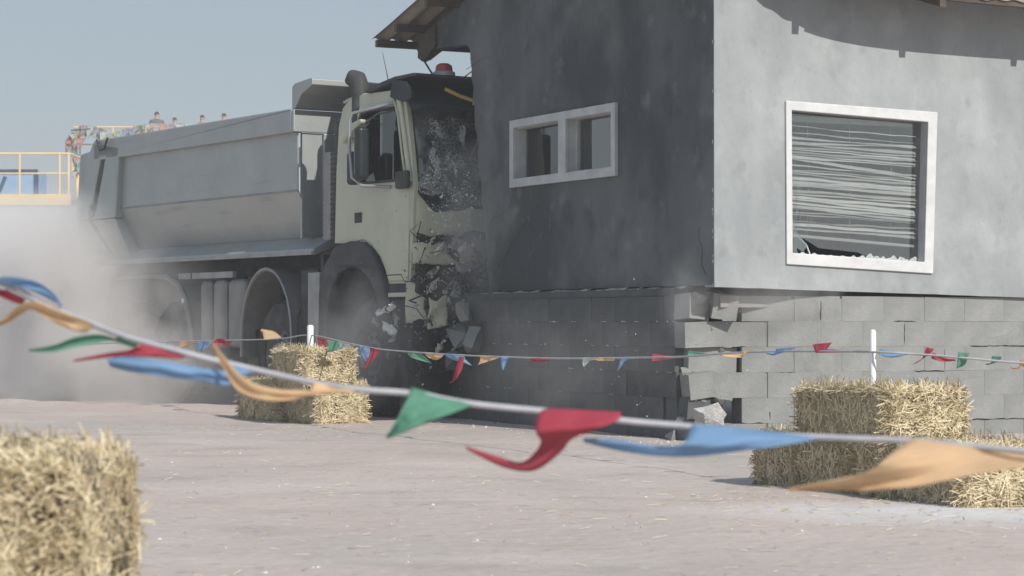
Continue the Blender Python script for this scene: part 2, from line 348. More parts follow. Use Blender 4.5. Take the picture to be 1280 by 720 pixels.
obj('door_frame', MB().box(.9,1.02,3.50,3.60,1.12,3.1).box(1.75,1.87,3.50,3.60,1.12,3.1).box(.9,1.87,3.50,3.60,3.1,3.2), M['grey_paint'], house, bevel=.006)
obj('partition', MB().box(2.95,3.05,.16,3.5,1.12,3.29), M['interior'], house)
# front window
win_in = [(.705,1.455),(1.965,1.40),(2.005,2.53),(.70,2.57)]
win = obj('window', MB().prism([ring_in(win_out,-.004), win_in], lambda a,b,w: (a,w,b), -.02, .0), M['white_paint'], house, bevel=.006)
win['label'] = 'wide front window with white frame, cracked glass and bent blind'
obj('frame_lining', MB().prism([ring_in(win_out,.03), [(p[0]+(-.004 if p[0]<1 else .004), p[1]+(-.004 if p[1]<2 else .004)) for p in win_in]], lambda a,b,w: (a,w,b), .002, .20), M['white_paint'], win)
obj('pane', MB().prism([[(.73,1.62),(.86,1.58),(1.02,1.50),(1.40,1.47),(1.55,1.41),(1.97,1.40),(2.02,2.53),(.725,2.56)]], lambda a,b,w: (a,w,b), .085, .09), M['pane_shade'], win)
jag = [(.73,1.43)] + [(.73 + 1.24*k/70, 1.442 - .05*k/70 + max(0,.016+.035*noise.noise((k*.33,2,5))+.014*random.random()) * (1.5 if k > 38 else .7)) for k in range(71)] + [(1.97,1.375)]
obj('broken_glass', MB().prism([jag], lambda a,b,w: (a,w,b), .078, .084), M['jag'], win)
obj('broken_glass', MB().prism([[(.73,1.60),(.76,1.75),(.80,1.62),(.90,1.52),(.86,1.47),(.79,1.50),(.81,1.45),(.73,1.45)]], lambda a,b,w: (a,w+.03*(b-1.5),b), .066, .071), M['pane'], win)
cr = MB()
for k in range(4):
    p = [(.78+.03*k, .083, 1.47)]
    x, z = .78+.02*k, 1.47
    for q in range(5):
        x += random.uniform(-.03,.09)*(1 if k % 2 else .5); z += random.uniform(.03,.22); p.append((min(max(x,.74),1.98), .083, min(z,2.54)))
    cr.tube(p, .001, 4)
stuff(obj('glass_crack', cr, M['jag'], win))
def slat_mesh(L, w, sd):
    return MB().grid(22, 4, lambda a, b: (L*(a-.5), w*(b-.5), .006*(1-(2*b-1)**2) + .012*noise.noise((a*3.5,sd,b*.6)) + .004*noise.noise((a*13,sd,b))))
SM = []
for i in range(7):
    sm = slat_mesh(1.24, .05, i*3.3).mesh('slat'); sm.materials.append(M['slat']); sm.polygons.foreach_set('use_smooth',[True]*len(sm.polygons)); SM.append(sm)
z = 2.44; k = 0
while z > 1.615:
    o = obj('slat', SM[k % 7], M['slat'], win, loc=(1.352+random.uniform(-.006,.006), .125+random.uniform(-.006,.006), z),
            rot=(R(38 + 34*noise.noise((z*7.3,3,1))*2 + random.uniform(-9,9)), R(2.2 + random.uniform(-.7,.7) + (1.8 if 1.78<z<1.86 else 0) + (random.choice((-2.5,2.8,3.5)) if k % 7 == 3 else 0)), R(random.uniform(-.6,.6))))
    z -= random.choice((.014,.02,.026,.03)) if k % 9 else .055; k += 1
obj('bottom_rail', MB().box(-.63,.63,-.016,.016,-.012,.012), M['slat'], win, bevel=.004, loc=(1.352,.125,1.565), rot=(0,R(3.4),0))
obj('head_rail', MB().box(.74,1.96,.14,.20,2.50,2.545), M['slat'], win, bevel=.004)
cordm = MB()
for x in (.95,1.35,1.75): cordm.tube([(x,.142,2.5),(x+.01,.142,2.0),(x-.005,.142,1.57)], .0022, 5)
stuff(obj('ladder_cord', cordm, M['white_paint'], win))
obj('loose_cord', MB().tube([(.86,.13,1.58),(.92,.12,1.53),(.95,.11,1.45),(.935,.1,1.42)], .006, 6), M['slat'], win, smooth=60)
# side window
sw = obj('window', MB().prism([[(1.53,2.13),(3.53,2.14),(3.53,2.75),(1.53,2.74)], [(1.60,2.205),(2.42,2.21),(2.42,2.675),(1.60,2.67)], [(2.56,2.21),(3.45,2.215),(3.45,2.68),(2.56,2.675)]], lambda a,b,w:(w,a,b), -.03, .0), M['grey_paint'], house, bevel=.005)
sw['label'] = 'low two-pane side window with a pale grey frame'
obj('frame_lining', MB().prism([[(1.571,2.171),(3.489,2.181),(3.489,2.709),(1.571,2.699)], [(1.61,2.215),(2.42,2.22),(2.42,2.67),(1.61,2.665)], [(2.565,2.22),(3.44,2.22),(3.44,2.67),(2.565,2.67)]], lambda a,b,w:(w,a,b), .003, .13), M['grey_paint'], sw)
obj('pane', MB().box(.10,.105,1.605,2.425,2.21,2.675), M['pane'], sw)
obj('pane', MB().box(.10,.105,2.56,3.45,2.215,2.68), M['pane_shade'], sw)
obj('sash', MB().box(.07,.12,1.61,1.64,2.21,2.67).box(.07,.12,2.39,2.42,2.21,2.67), M['grey_paint'], sw)
M['tan_board'] = mat('tan_board', (.34,.27,.18), (.42,.34,.24), .8, scale=3)
M['curtain'] = mat('beige_curtain', (.62,.58,.49), (.72,.68,.58), .9, scale=4)
obj('interior_board', MB().box(.30,.33,1.62,2.44,1.5,2.33), M['tan_board'], house, bevel=.005)
obj('curtain', MB().grid(18, 4, lambda a,b: (.26+.018*math.sin(a*26), 3.02+.26*a, 1.7+1.1*b)), M['curtain'], house, smooth=60, solid=.004)
obj('shelf', MB().box(.28,.6,2.56,2.98,2.255,2.28), M['curtain'], house, bevel=.004)
# roof
roof = obj('roof', MB().box(-.33,6.2,2.56,2.66,4.40,4.46), M['wood'], house)
def curl(r): return .58 * math.tanh(math.exp(-(r + .05) / .43) / .58 * 1.12)
def roof_z(r, t_):
    if t_ >= 2.6: return 4.47 - .21 * (t_ - 2.6)
    k = (2.6 - t_) / 3.07
    return 4.47 - .3235 * (2.6 - t_) + curl(r) * max(0, (k - .55) / .45) ** 1.6
def sheet(r0, r1, t0, t1, n):
    nu = max(6, int((r1 - r0) / .19 * 8))
    def fn(a, b):
        r = r0 + (r1 - r0) * a; t_ = t0 + (t1 - t0) * b
        return (r, t_, roof_z(r, t_) + (.028 if t_ > 2.6 else .008) * math.sin(2 * math.pi * r / .19) + .012 * noise.noise((r * .8, t_ * .8, n)) + .004 * (n % 2))
    return MB().grid(nu, n_rows, fn)
n_rows = 18
r = -.364; k = 0
while r < 6.1:
    r1 = min(r + .93, 6.25)
    obj('roof_sheet', sheet(r, r1, -.47, 2.63, k), M['roof'], roof, smooth=60, solid=.004)
    obj('roof_sheet', sheet(r, r1, 2.57, 6.0, k), M['roof'], roof, smooth=60, solid=.004)
    r = r1 - .05; k += 1
for t_, in ((5.93,),(5.45,),(4.7,),(3.7,)):
    z = roof_z(2, t_) - .022; obj('purlin', MB().box(-.345,6.2,t_-.035,t_+.035,z-.07,z), M['wood'], roof, bevel=.004)
mb = None
obj('purlin', MB().grid(40, 1, lambda a,b: (.9+5.3*a, -.455+.05*b, roof_z(.9+5.3*a, -.43)-.028)), M['wood'], roof, solid=.045)
for r in (.81,1.83,2.95,3.98,5.0):
    z0 = roof_z(r, -.44) - .02
    obj('rafter', MB().prism([[(-.45,z0-.085),(2.5,roof_z(9,2.5)-.15),(2.5,roof_z(9,2.5)-.03),(1.2,roof_z(r,1.2)-.025),(-.45,z0)]], lambda a,b,w:(r-.03+w,a,b), 0, .06), M['wood'], roof)
for r in (.02,1.4,2.8,4.2,5.6):
    obj('rafter', MB().prism([[(5.9,roof_z(9,5.9)-.21),(2.7,roof_z(9,2.7)-.21),(2.7,roof_z(9,2.7)-.095),(5.9,roof_z(9,5.9)-.095)]], lambda a,b,w:(r+.15+w,a,b), 0, .06), M['wood'], roof)
pl = obj('broken_plank', MB().prism([[(5.20,3.62),(5.20,3.83),(5.46,3.80),(5.60,3.74),(5.62,3.55),(5.50,3.50)]], lambda a,b,w:(w-.03,a,b), 0, .05), M['wood'], house)

# block base
def bx_off(r): return .035 + .30 * max(0, 1 - r / .98)                # how far the blocks sit behind the wall above
BX = -.07
base = obj('base_wall', MB().prism([[(.415,.213),(.98,.037),(5.95,.037),(5.95,.18),(1.1,.18),(.415,.42)]], lambda a,b,w:(a,b,w), -.1, 1.10), M['mortar'], house)
obj('side_core', MB().prism([[(-.0625,.66),(.10,.66),(.10,4.72),(-.0625,4.72)]], lambda a,b,w:(a,b,w), -.1, 1.105), M['mortar_shaded'], base)
obj('corner_core', MB().box(.08,.32,.40,.66,-.1,1.0), M['mortar_shaded'], base)
def block_mesh(L, H, D, seed, rough=.002, chip=0):
    rnd = random.Random(seed); bm = bmesh.new(); bmesh.ops.create_cube(bm, size=1)
    bmesh.ops.scale(bm, vec=(L, D, H), verts=bm.verts)
    bmesh.ops.bevel(bm, geom=list(bm.edges), offset=.0016, segments=1, affect='EDGES')
    for v in bm.verts: v.co += Vector((rnd.uniform(-1,1), rnd.uniform(-1,1), rnd.uniform(-1,1))) * rough
    if chip:
        bmesh.ops.subdivide_edges(bm, edges=[e for e in bm.edges if e.calc_length() > .06], cuts=2)
        for v in bm.verts:
            c = v.co; c2 = Vector((c.x / L, c.y / D, c.z / H)); k_ = max(0, c2.x * rnd.choice((1,1.1)) + c2.z - .45)
            v.co -= Vector((c.x, c.y, c.z)) * k_ * chip + Vector((rnd.uniform(-1,1), rnd.uniform(-1,1), rnd.uniform(-1,1))) * .006
    me = bpy.data.meshes.new('concrete_block'); bm.to_mesh(me); bm.free(); return me
def variants(mtl, L, n): 
    out = []
    for i in range(n):
        me = block_mesh(L, .1994, .19, i * 7 + int(L * 100), .0008); me.materials.append(mtl); out.append(me)
    return out
BF = variants(M['block'], .3996, 5); BS = variants(M['block_shaded'], .3996, 5); BH = variants(M['block'], .1996, 3); BHS = variants(M['block_shaded'], .1996, 3)
Z0 = [-.08,.12,.32,.52,.72,.92]
def put(me, p, rz, rx=0, ry=0):
    o = bpy.data.objects.new('concrete_block', me); COL.objects.link(o); o.parent = base; o.location = p; o.rotation_euler = (rx, ry, rz); return o
for c, z0 in enumerate(Z0):
    zc = z0 + .1
    # front face
    r = .40 if c % 2 else .20
    while r < 5.9:
        L = .4; rc = r + L/2
        if rc > 5.8: break
        d = (bx_off(r) + bx_off(r + L)) / 2; sl_ = math.atan((bx_off(r + L) - bx_off(r)) / L)
        put(random.choice(BF), (rc + U(-.0008,.0008), d + .095 + U(-.002,.002), zc + U(-.0006,.0006)), sl_ + R(U(-.25,.25)))
        r += L
    # side face
    t_ = .66 if c % 2 else .46
    while t_ < 4.75:
        tc_ = t_ + .2
        tilt = 0
        rec = U(-.004,.004)
        if c == 2 and 1.0 < tc_ < 1.4: rec = .035
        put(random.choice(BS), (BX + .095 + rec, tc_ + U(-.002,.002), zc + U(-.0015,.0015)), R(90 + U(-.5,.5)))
        t_ += .4
# corner blocks, shaken loose (front-facing light material both sides)
corner = [ # mesh, place, turn, roll, tilt
    (BF[0], (.14,.40,.02), 2,0,0), (BF[1], (.19,.40,.62), -11,0,1.5), (BH[0], (.045,.335,.425), -9,5,-8), (BH[1], (.265,.34,.415), -24,0,11),
    (BF[2], (.115,.36,.82), -5,1,-2), (BH[2], (.03,.385,1.03), 9,-4,5), (BH[0], (.235,.25,1.04), -20,6,7)]
for me, p, a, b, c in corner: put(me, p, R(a), R(b), R(c))
for me, p in ((BHS[0], (.04,.56,.22)), (BHS[1], (.02,.56,.62)), (BHS[2], (.025,.56,1.02))): put(me, p, R(88))
for me, p, a, b, c in ((BHS[1], (.035,.37,.22), 84, 6, 3),): put(me, p, R(a), R(b), R(c))
obj('top_course', MB().prism([[(.5,1.121),(4.72,1.121)]+[(4.72-4.22*k/24, 1.186+.008*noise.noise((k*.8,3,3))) for k in range(25)]], lambda a,b,w:(w,a,b), BX+.012, BX+.15), M['block_shaded'], base)
for i in range(16):
    me = bpy.data.meshes.new('block_fragment'); bm = bmesh.new(); q = (U(.03,.10),U(.03,.08),U(.02,.09))
    for k in range(9): bm.verts.new([U(-1,1)*a for a in q])
    bmesh.ops.convex_hull(bm, input=bm.verts); bmesh.ops.delete(bm, geom=[v for v in bm.verts if not v.link_faces], context='VERTS'); bm.to_mesh(me); bm.free()
    zz_ = random.choice((.10,.32,.33,.52,.72,.92,1.1)); rr = U(-.06,.30)
    obj('block_fragment', me, M['block_raw'] if i % 3 == 0 else M['block'], base, loc=(rr, (.31 if rr > 0 else U(.3,.5))+U(-.03,.0), zz_+U(-.03,.03)))
# white mortar lips along the ledge and cracked faces near the corner
mb = MB()
for k in range(70):
    t_ = U(.35,4.0); a = U(.02,.09); h = U(.004,.014)
    if k % 2: zc_ = random.choice((.32,.52,.72,.92,.92)); mb.add([(BX-.004,t_-a*.6,zc_-.002),(BX-.004,t_+a*.6,zc_-.001),(BX-.002,t_+a*.3,zc_+h*.7),(BX+.01,t_,zc_-h)], [(0,1,2),(0,3,1),(1,3,2),(2,3,0)]); continue
    mb.add([(BX+.004,t_-a,1.184),(BX+.004,t_+a,1.184),(BX+.05,t_+a*.7,1.186+h),(BX+.05,t_-a*.7,1.186+h),(BX+.03,t_,1.17)], [(0,1,2,3),(0,4,1),(1,4,2),(2,4,3),(3,4,0)])
stuff(obj('mortar_crumbs', mb, M['block_raw'], base))
def crack(pts, w):
    m = MB()
    for (a, b) in zip(pts[:-1], pts[1:]):
        m.box(min(a[0],b[0])-w*U(.6,1.4), max(a[0],b[0])+w*U(.6,1.4), -.003+min(a[2],b[2]), .02+max(a[2],b[2]), min(a[1],b[1])-w*U(.4,1), max(a[1],b[1])+w*U(.4,1))
    return m
def fy(r): return bx_off(r) - .001
def joint(r0_, r1_, z, w=.006):
    n = max(3, int((r1_-r0_)/.04)); m = MB()
    P = [(r0_+(r1_-r0_)*k/n, z+U(-.004,.004), w*U(.3,1.2)*(.2 if k in (0,n) else 1)) for k in range(n+1)]
    m.prism([[(p[0],p[1]-p[2]) for p in P]+[(p[0],p[1]+p[2]) for p in P[::-1]]], lambda a,b,w_:(a,fy(a)-.0025+w_,b), 0, .012); return m
def joint_v(r_, z0_, z1_, w=.006):
    n = max(3, int((z1_-z0_)/.04)); P = [(r_+U(-.004,.004), z0_+(z1_-z0_)*k/n, w*U(.4,1.2)*(.2 if k in (0,n) else 1)) for k in range(n+1)]
    return MB().prism([[(p[0]-p[2],p[1]) for p in P]+[(p[0]+p[2],p[1]) for p in P[::-1]]], lambda a,b,w_:(a,fy(a)-.0025+w_,b), 0, .012)
for a_ in ((.33,.49,.72,.008),(.30,.60,.92,.005),(1.70,1.92,.92,.004),(2.45,3.1,.72,.004),(1.9,2.2,.52,.005),(.25,.56,.12,.007),(2.3,3.2,.12,.005),(1.1,1.35,.32,.003),(.6,.8,.52,.003)):
    obj('open_joint', joint(*a_), M['crackdark'], base)
for a_ in ((.40,.575,.715,.013),(1.0,.93,1.08,.004),(.60,.14,.27,.004),(1.8,.74,.9,.003),(2.2,.53,.70,.003)):
    obj('open_joint', joint_v(*a_), M['crackdark'], base)
loose = []
def chunk(name, loc, size, seed, mtl, label, rot=(0,0,0)):
    rnd = random.Random(seed); bm = bmesh.new()
    for k in range(13):
        p = [rnd.choice((-1,1))*rnd.uniform(.55,1)*q/2 for q in size]; p[rnd.randrange(3)] *= rnd.uniform(.2,1); bm.verts.new(p)
    bmesh.ops.convex_hull(bm, input=bm.verts); bmesh.ops.delete(bm, geom=[v for v in bm.verts if not v.link_faces], context='VERTS')
    bmesh.ops.subdivide_edges(bm, edges=[e for e in bm.edges if e.calc_length() > .09], cuts=1)
    for v in bm.verts: v.co += Vector((rnd.uniform(-1,1),rnd.uniform(-1,1),rnd.uniform(-1,1)))*.006
    me = bpy.data.meshes.new(name); bm.to_mesh(me); bm.free(); me.materials.append(mtl)
    o = obj(name, me, mtl, loc=loc, rot=rot); tag(o, label, 'rubble', 'broken block rubble round the house'); return o
def hw(r, t_, z): return house.matrix_basis @ Vector((r, t_, z))
house_m = Matrix.Translation(HC) @ Matrix.Rotation(HA, 4, 'Z')
def hw(r, t_, z): return house_m @ Vector((r, t_, z))
chunk('broken_block', hw(.05,.13,.20), (.27,.16,.22), 5, M['block_raw'], 'bright white broken block shard tipping out of the smashed house corner', (R(20),R(-28),R(15)))
chunk('broken_block', hw(.0,.05,.045), (.2,.14,.1), 8, M['block'], 'flat grey block fragment lying on the ground below the smashed house corner', (R(5),R(4),R(40)))
chunk('broken_block', hw(-.16,.42,.04), (.14,.12,.09), 9, M['block'], 'small rubble lump on the ground left of the smashed house corner', (R(15),R(4),R(70)))
chunk('broken_block', hw(-.14,4.24,1.00), (.38,.2,.21), 15, M['block'], 'topmost grey block knocked askew between truck front and house', (R(6),R(9),R(82)))
chunk('broken_block', hw(-.20,4.30,.78), (.34,.22,.2), 16, M['block'], 'tilted grey block below the topmost loose one beside the truck front', (R(-8),R(-14),R(104)))
chunk('broken_block', hw(-.13,4.08,.74), (.24,.2,.24), 17, M['block'], 'upright dusty half block leaning on the block base beside the truck front', (R(10),R(25),R(70)))
chunk('broken_block', hw(-.24,4.2,.54), (.34,.2,.19), 19, M['block_shaded'], 'lowest dark block of the loose ones beside the truck front', (R(-6),R(8),R(60)))

# ------------------------------------------------------------------ dump truck (local: x forward, y to the truck's left, near side y = 0)
TA = R(-56); TW = Vector((-1.4357, 21.5, 0)); WID = 2.5
truck_m = Matrix.Translation(TW) @ Matrix.Rotation(TA, 4, 'Z')
truck = empty('dump_truck', TW, TA, 'cream cabbed grey dump truck with crushed front driven into the house', 'truck')
side = lambda a, b, w: (a, w, b)
def cabp(name, mb, m, **k): return obj(name, mb, m, truck, **k)
# --- cab shell
arch = [(.47,1.28),(.40,1.42),(.30,1.55),(.15,1.65),(0,1.69),(-.3,1.69),(-.58,1.70)]
s_out = arch[::-1] + [(.86,1.28),(.90,1.7),(.925,2.22),(.86,2.62),(.78,3.0),(.70,3.08),(.55,3.125),(0,3.135),(-.28,3.11),(-.42,3.03),(-.50,2.85),(-.55,2.4)]
wh = [(-.11,2.32),(-.07,2.26),(.0,2.24),(.72,2.235),(.80,2.25),(.79,2.36),(.70,2.8),(.655,2.96),(.62,2.985),(.05,2.99),(-.06,2.965),(-.10,2.9)]
cab = cabp('cab', MB().prism([s_out, wh], side, 0, .05), M['cab'], bevel=.012)
def sub(name, mb, m, parent=None, **k): return obj(name, mb, m, parent or cab, **k)
sub('far_side_panel', MB().prism([s_out, wh], side, WID-.05, WID), M['cab'], bevel=.01)
sub('back_panel', MB().box(-.575,-.53,.05,WID-.05,1.7,2.9), M['cab'])
sub('roof_panel', MB().grid(14, 10, lambda a,b: (-.45+1.2*a, .02+(WID-.04)*b, 3.06 + .075*math.sin(math.pi*min(1,a*1.15+.05))**.5 + .03*math.sin(math.pi*b))), M['cab'], solid=.02, smooth=50)
sub('cab_floor', MB().box(-.53,.84,.05,WID-.05,1.69,1.75), M['plastic'])
door_o = [(-.13,1.705),(.0,1.72),(.16,1.68),(.31,1.58),(.42,1.44),(.49,1.31),(.835,1.31),(.85,1.7),(.868,2.2),(.82,2.27),(.735,2.8),(.68,2.985),(.62,3.02),(-.05,3.02),(-.13,2.95),(-.15,2.3)]
wh2 = [(-.095,2.33),(-.06,2.27),(.0,2.255),(.72,2.25),(.785,2.265),(.775,2.36),(.69,2.8),(.645,2.945),(.615,2.968),(.05,2.972),(-.05,2.95),(-.085,2.9)]
door = cabp('door', MB().prism([door_o, wh2], side, -.014, -.001), M['cab'], bevel=.006)
sub('door_seal', MB().prism([[(x*1.0, z) for x, z in wh2], ring_in(wh2, .022)], side, -.02, .004), M['plastic'], door)
sub('door_glass', MB().prism([[(.28,2.26),(.78,2.26),(.69,2.8),(.645,2.94),(.28,2.96)]], side, .012, .018), M['cab_glass'], door)
sub('glass_fragment', MB().prism([[(-.09,2.27),(.2,2.26),(.16,2.36),(.05,2.33),(-.04,2.46),(-.09,2.43)]], side, .012, .017), M['cab_glass'], door)
sub('handle_recess', MB().box(-.17+.02,-.02,-.024,-.015,1.885,1.985), M['plastic'], door, bevel=.006)
sub('handle', MB().box(-.12,-.03,-.04,-.025,1.945,1.968), M['dark_steel'], door, bevel=.004)
sub('door_step_gap', MB().box(.50,.84,-.018,-.002,1.205,1.275), M['plastic'], door)
sub('door_sill', MB().box(.50,.84,-.03,-.004,1.155,1.198), M['cab'], door, bevel=.008)
sub('headliner', MB().box(-.50,.66,.06,WID-.06,2.96,3.03), M['plastic'])
sub('back_lining', MB().box(-.525,-.50,.06,WID-.06,1.76,2.95), M['plastic'])
sub('far_lining', MB().prism([[(x*.98,z) for x,z in s_out if z < 3.0]+[(-.4,2.99),(.7,2.99)][::-1], wh], side, WID-.075, WID-.055), M['plastic']) if False else None
# A pillar, wind deflector, visor
ap = [(.64,3.03),(.715,3.04),(.79,2.72),(.905,2.24),(.855,2.24),(.73,2.75)]
sub('pillar_cover', MB().prism([ap], side, -.028, .0), M['cab'], bevel=.01)
sub('gutter_trim', MB().tube([(.60,-.03,3.05),(.69,-.036,2.88),(.77,-.036,2.5),(.82,-.03,2.26)], .012, 6), M['cab'], smooth=60)
vis = cabp('sun_visor', MB().grid(8, 16, lambda a,b: (.60+.42*a - .06*abs(2*b-1)**3, -.05+(WID+.1)*b, 3.22 - .31*a**1.6 + .02*math.sin(b*9))), M['visor'], solid=.02, smooth=60)
obj('visor_end', MB().prism([[(.58,3.05),(.62,3.21),(.86,3.18),(.98,3.07),(.97,3.01),(.80,2.99)]], side, -.06, -.03), M['visor'], vis, bevel=.008)
obj('visor_trim', MB().tube([(.99,.30,3.115),(1.03,.45,3.05),(1.045,.65,3.0),(1.045,.9,2.96)], .018, 6), M['yellow'], vis, smooth=60)
sub('roof_cap', MB().prism([[(.08,3.155),(.30,3.205),(.62,3.245),(.98,3.25),(1.02,3.22),(.62,3.20),(.10,3.13)]], side, -.04, WID+.04), M['plastic'], bevel=.012)
# windscreen, wipers, dash, interior
def ws(a, b):
    y = -.0+WID*a; edge = abs(2*a-1)**5
    s = .965 - .17*edge - .20*b*b - .01 + .025*noise.noise((a*6,b*5,2)) - .05*max(0,1-abs(a-.35)*3)*(1-b)
    return (s, y, 2.02 + .21*abs(2*a-1)**3 + (3.03-2.02-.21*abs(2*a-1)**3)*b)
scr = cabp('windscreen', MB().grid(26, 14, ws), M['windscreen'], smooth=60)
M['crazed'] = glass('crazed_glass', (.55,.6,.58), .06, .15, .5)
t = M['crazed'].node_tree; mixd = [n for n in t.nodes if n.type == 'MAP_RANGE'][0]; nz_ = mixd.inputs[0].links[0].from_node
vo = t.nodes.new('ShaderNodeTexVoronoi'); vo.feature = 'DISTANCE_TO_EDGE'; vo.inputs['Scale'].default_value = 26
t.links.new([n for n in t.nodes if n.type == 'TEX_COORD'][0].outputs['Object'], vo.inputs['Vector'])
lt = t.nodes.new('ShaderNodeMapRange'); lt.inputs[1].default_value = .0; lt.inputs[2].default_value = .10; lt.inputs[3].default_value = .85; lt.inputs[4].default_value = .12
t.links.new(vo.outputs['Distance'], lt.inputs[0]); mm_ = t.nodes.new('ShaderNodeMath'); mm_.operation = 'MULTIPLY'
mixd.inputs[1].default_value = .35; mixd.inputs[2].default_value = .6; mixd.inputs[4].default_value = 1.0
t.links.new(mixd.outputs[0], mm_.inputs[0]); t.links.new(lt.outputs[0], mm_.inputs[1])
mx_ = [n for n in t.nodes if n.type == 'MIX_SHADER'][-1]; t.links.new(mm_.outputs[0], mx_.inputs[0])
for i, (y0_,y1_,z0_,z1_) in enumerate(((.22,.60,2.28,2.86),(.08,.40,2.12,2.36),(.40,.80,2.05,2.5))):
    def fn(a, b):
        y = y0_+(y1_-y0_)*a + .05*noise.noise((b*4,i,a)); z = z0_+(z1_-z0_)*b + .05*noise.noise((a*4,i+3,b))
        v = ws(y/WID, (z-2.05)/1.0); return (v[0]+.03+.05*noise.noise((a*3,b*3,i))+.012*noise.noise((a*14,b*14,i)), y, z)
    obj('crazed_pane', MB().grid(16,16,fn), M['crazed'], scr, smooth=15)
cr = MB()
for k in range(14):
    a, b = .24 + U(-.04,.05), .42 + U(-.05,.05); p = []; an = k*.45; st = U(.012,.03)
    for q in range(random.randint(2,6)):
        if not (0 < a < 1 and 0 < b < .95): break
        v = ws(a, b); p.append((v[0] + .004, v[1], v[2])); an += U(-.2,.2); a += math.cos(an)*st; b += math.sin(an)*st*2
    if len(p) > 1: cr.tube(p, U(.0008,.0022), 4)
stuff(obj('screen_crack', cr, M['shard'], scr))
obj('rubber_seal', MB().tube([(ws(k/24,1)[0]+.005,ws(k/24,1)[1],ws(k/24,1)[2]-.005) for k in range(25)], .024, 6), M['plastic'], scr, smooth=60)
obj('rubber_seal', MB().tube([ws(k/24,0) for k in range(25)], .016, 6), M['plastic'], scr, smooth=60)
obj('screen_corner', MB().grid(4, 10, lambda a,b: (ws(0,b)[0]-.0+.10*a, -.02+.10*a, ws(0,b)[2])), M['plastic'], scr, solid=.008, smooth=60)
dash = sub('dashboard', MB().grid(16, 6, lambda a,b: (.86-.38*b+.0*a, .08+(WID-.16)*a, 1.95+.30*math.sin(b*2.2)+.05*noise.noise((a*7,b*4,1)))), M['plastic'], solid=.03, smooth=50)
sw_ = sub('steering_wheel', MB().tube([(.42+.09*math.sin(q), 1.75+.22*math.cos(q), 2.35+.2*math.sin(q)) for q in [i*2*math.pi/20 for i in range(21)]], .017, 7), M['plastic'], smooth=60)
for y in (.55, 1.85):
    st = sub('seat', MB().box(-.35,.2,y-.25,y+.25,1.9,2.05), M['seat'], bevel=.05, seg=3)
    sub('seat_back', MB().prism([[(-.35,2.0),(-.2,2.0),(-.33,2.72),(-.43,2.85),(-.50,2.7)]], side, y-.24, y+.24), M['seat'], bevel=.04, seg=3)
sub('airbag', MB().lathe([(-.2,.01),(-.16,.12),(-.05,.22),(.05,.22),(.14,.15),(.18,.02)], lambda h,r,a: (.62+h*.6, .95+r*math.cos(a)*1.3, 2.5+r*math.sin(a)*1.25), 16), M['seat'], smooth=60)
# --- crumpled front
def crum(name, y0,y1,z0,z1,s0,amp,seed,m,nu=22,nv=12,edge=None, parent=None, rag_=0.03):
    def fn(a,b):
        y=y0+(y1-y0)*a; z=z0+(z1-z0)*b
        if edge: z = min(z, edge(y))
        if b in (0,1): z += rag_*noise.noise((y*9, seed, b*5))
        n = noise.noise((y*3.1,z*4.2,seed))+.5*noise.noise((y*8,z*9,seed+4))+.35*abs(noise.noise((y*15,z*15,seed+8)))
        return (s0+amp*n-.05*max(0,1-y/.12)**2, y, z+.02*noise.noise((y*6,z*6,seed+2)))
    return obj(name, MB().grid(nu,nv,fn), m, parent or truck, solid=.006, smooth=32)
fe = lambda y: 2.24 - .28*min(1,max(0,(y+.02)/.22))**.8 + .06*min(1,max(0,(y-.4)/.5))
fp = crum('front_panel', -.02, WID+.02, 1.73, 2.26, .93, .02, 1, M['cab'], 40, 10, fe)
crum('grille_recess', 0, WID, 1.0, 1.78, .86, .05, 2, M['plastic'], 36, 16, parent=fp)
crum('lower_front_panel', -.01, 1.1, 1.46, 1.655, .965, .03, 3, M['cab'], 26, 8, parent=fp)
crum('torn_panel', .44, 1.2, 1.40, 1.70, 1.0, .09, 9, M['steel'], 16, 8, parent=fp, rag_=.08)
crum('dark_slot', .52, .86, 1.66, 1.78, .985, .01, 12, M['plastic'], 8, 4, parent=fp)
hl = cabp('headlight', MB().prism([[(0,1.20),(.02,1.40),(.30,1.33),(.52,1.20),(.46,1.10),(.22,1.08)]], lambda a,b,w:(w,a,b), .93, 1.0), M['plastic'], bevel=.012)
for (y,z,r_) in ((.17,1.25,.032),(.29,1.20,.026)):
    obj('lamp', MB().lathe([(0,r_),(.02,r_),(.028,r_*.75),(.015,r_*.5),(.02,.002)], lambda h,q,a:(1.0+h,y+q*math.cos(a),z+q*math.sin(a)), 16), M['lens'], hl, smooth=40)
obj('lens_cover', MB().prism([[(.36,1.16),(.40,1.31),(.47,1.26),(.46,1.14)]], lambda a,b,w:(w,a,b), 1.002, 1.012), M['lens'], hl)
bp = crum('bumper_corner', -.05, .12, .92, 1.29, .96, .02, 5, M['cab'], 8, 12, rag_=.05)
crum('bumper', .10, .30, .86, 1.15, 1.02, .07, 6, M['cab'], 8, 10, rag_=.06)['label'] = 'torn pale corner of the crushed bumper'
crum('bumper', .30, 1.5, .70, 1.14, .95, .07, 7, M['dark_steel'], 30, 12, rag_=.06)
for i in range(44):
    y_, z_, a_, b_ = U(.03,.85), U(.55,1.78), U(.05,.16), U(.03,.10)
    def fn(u_,v_): return (1.0+U(-.0,.0)+.05*noise.noise((u_*3+i,v_*3,i)), y_+a_*(u_-.5)+.03*noise.noise((u_*4,v_*3,i+5)), z_+b_*(v_-.5)+(.09*(u_-.5)*((-1)**i))+.04*noise.noise((u_*4,v_*4,i+9)))
    obj('bent_fragment', MB().grid(5,3,fn), (M['cab'],M['plastic'],M['steel'],M['plastic'],M['bright'],M['dark_steel'])[i % 6], truck, solid=.006, smooth=30)
crum('under_guard', .0, 1.9, .10, .74, .72, .09, 8, M['plastic'], 30, 12, rag_=.08)
mb = MB()
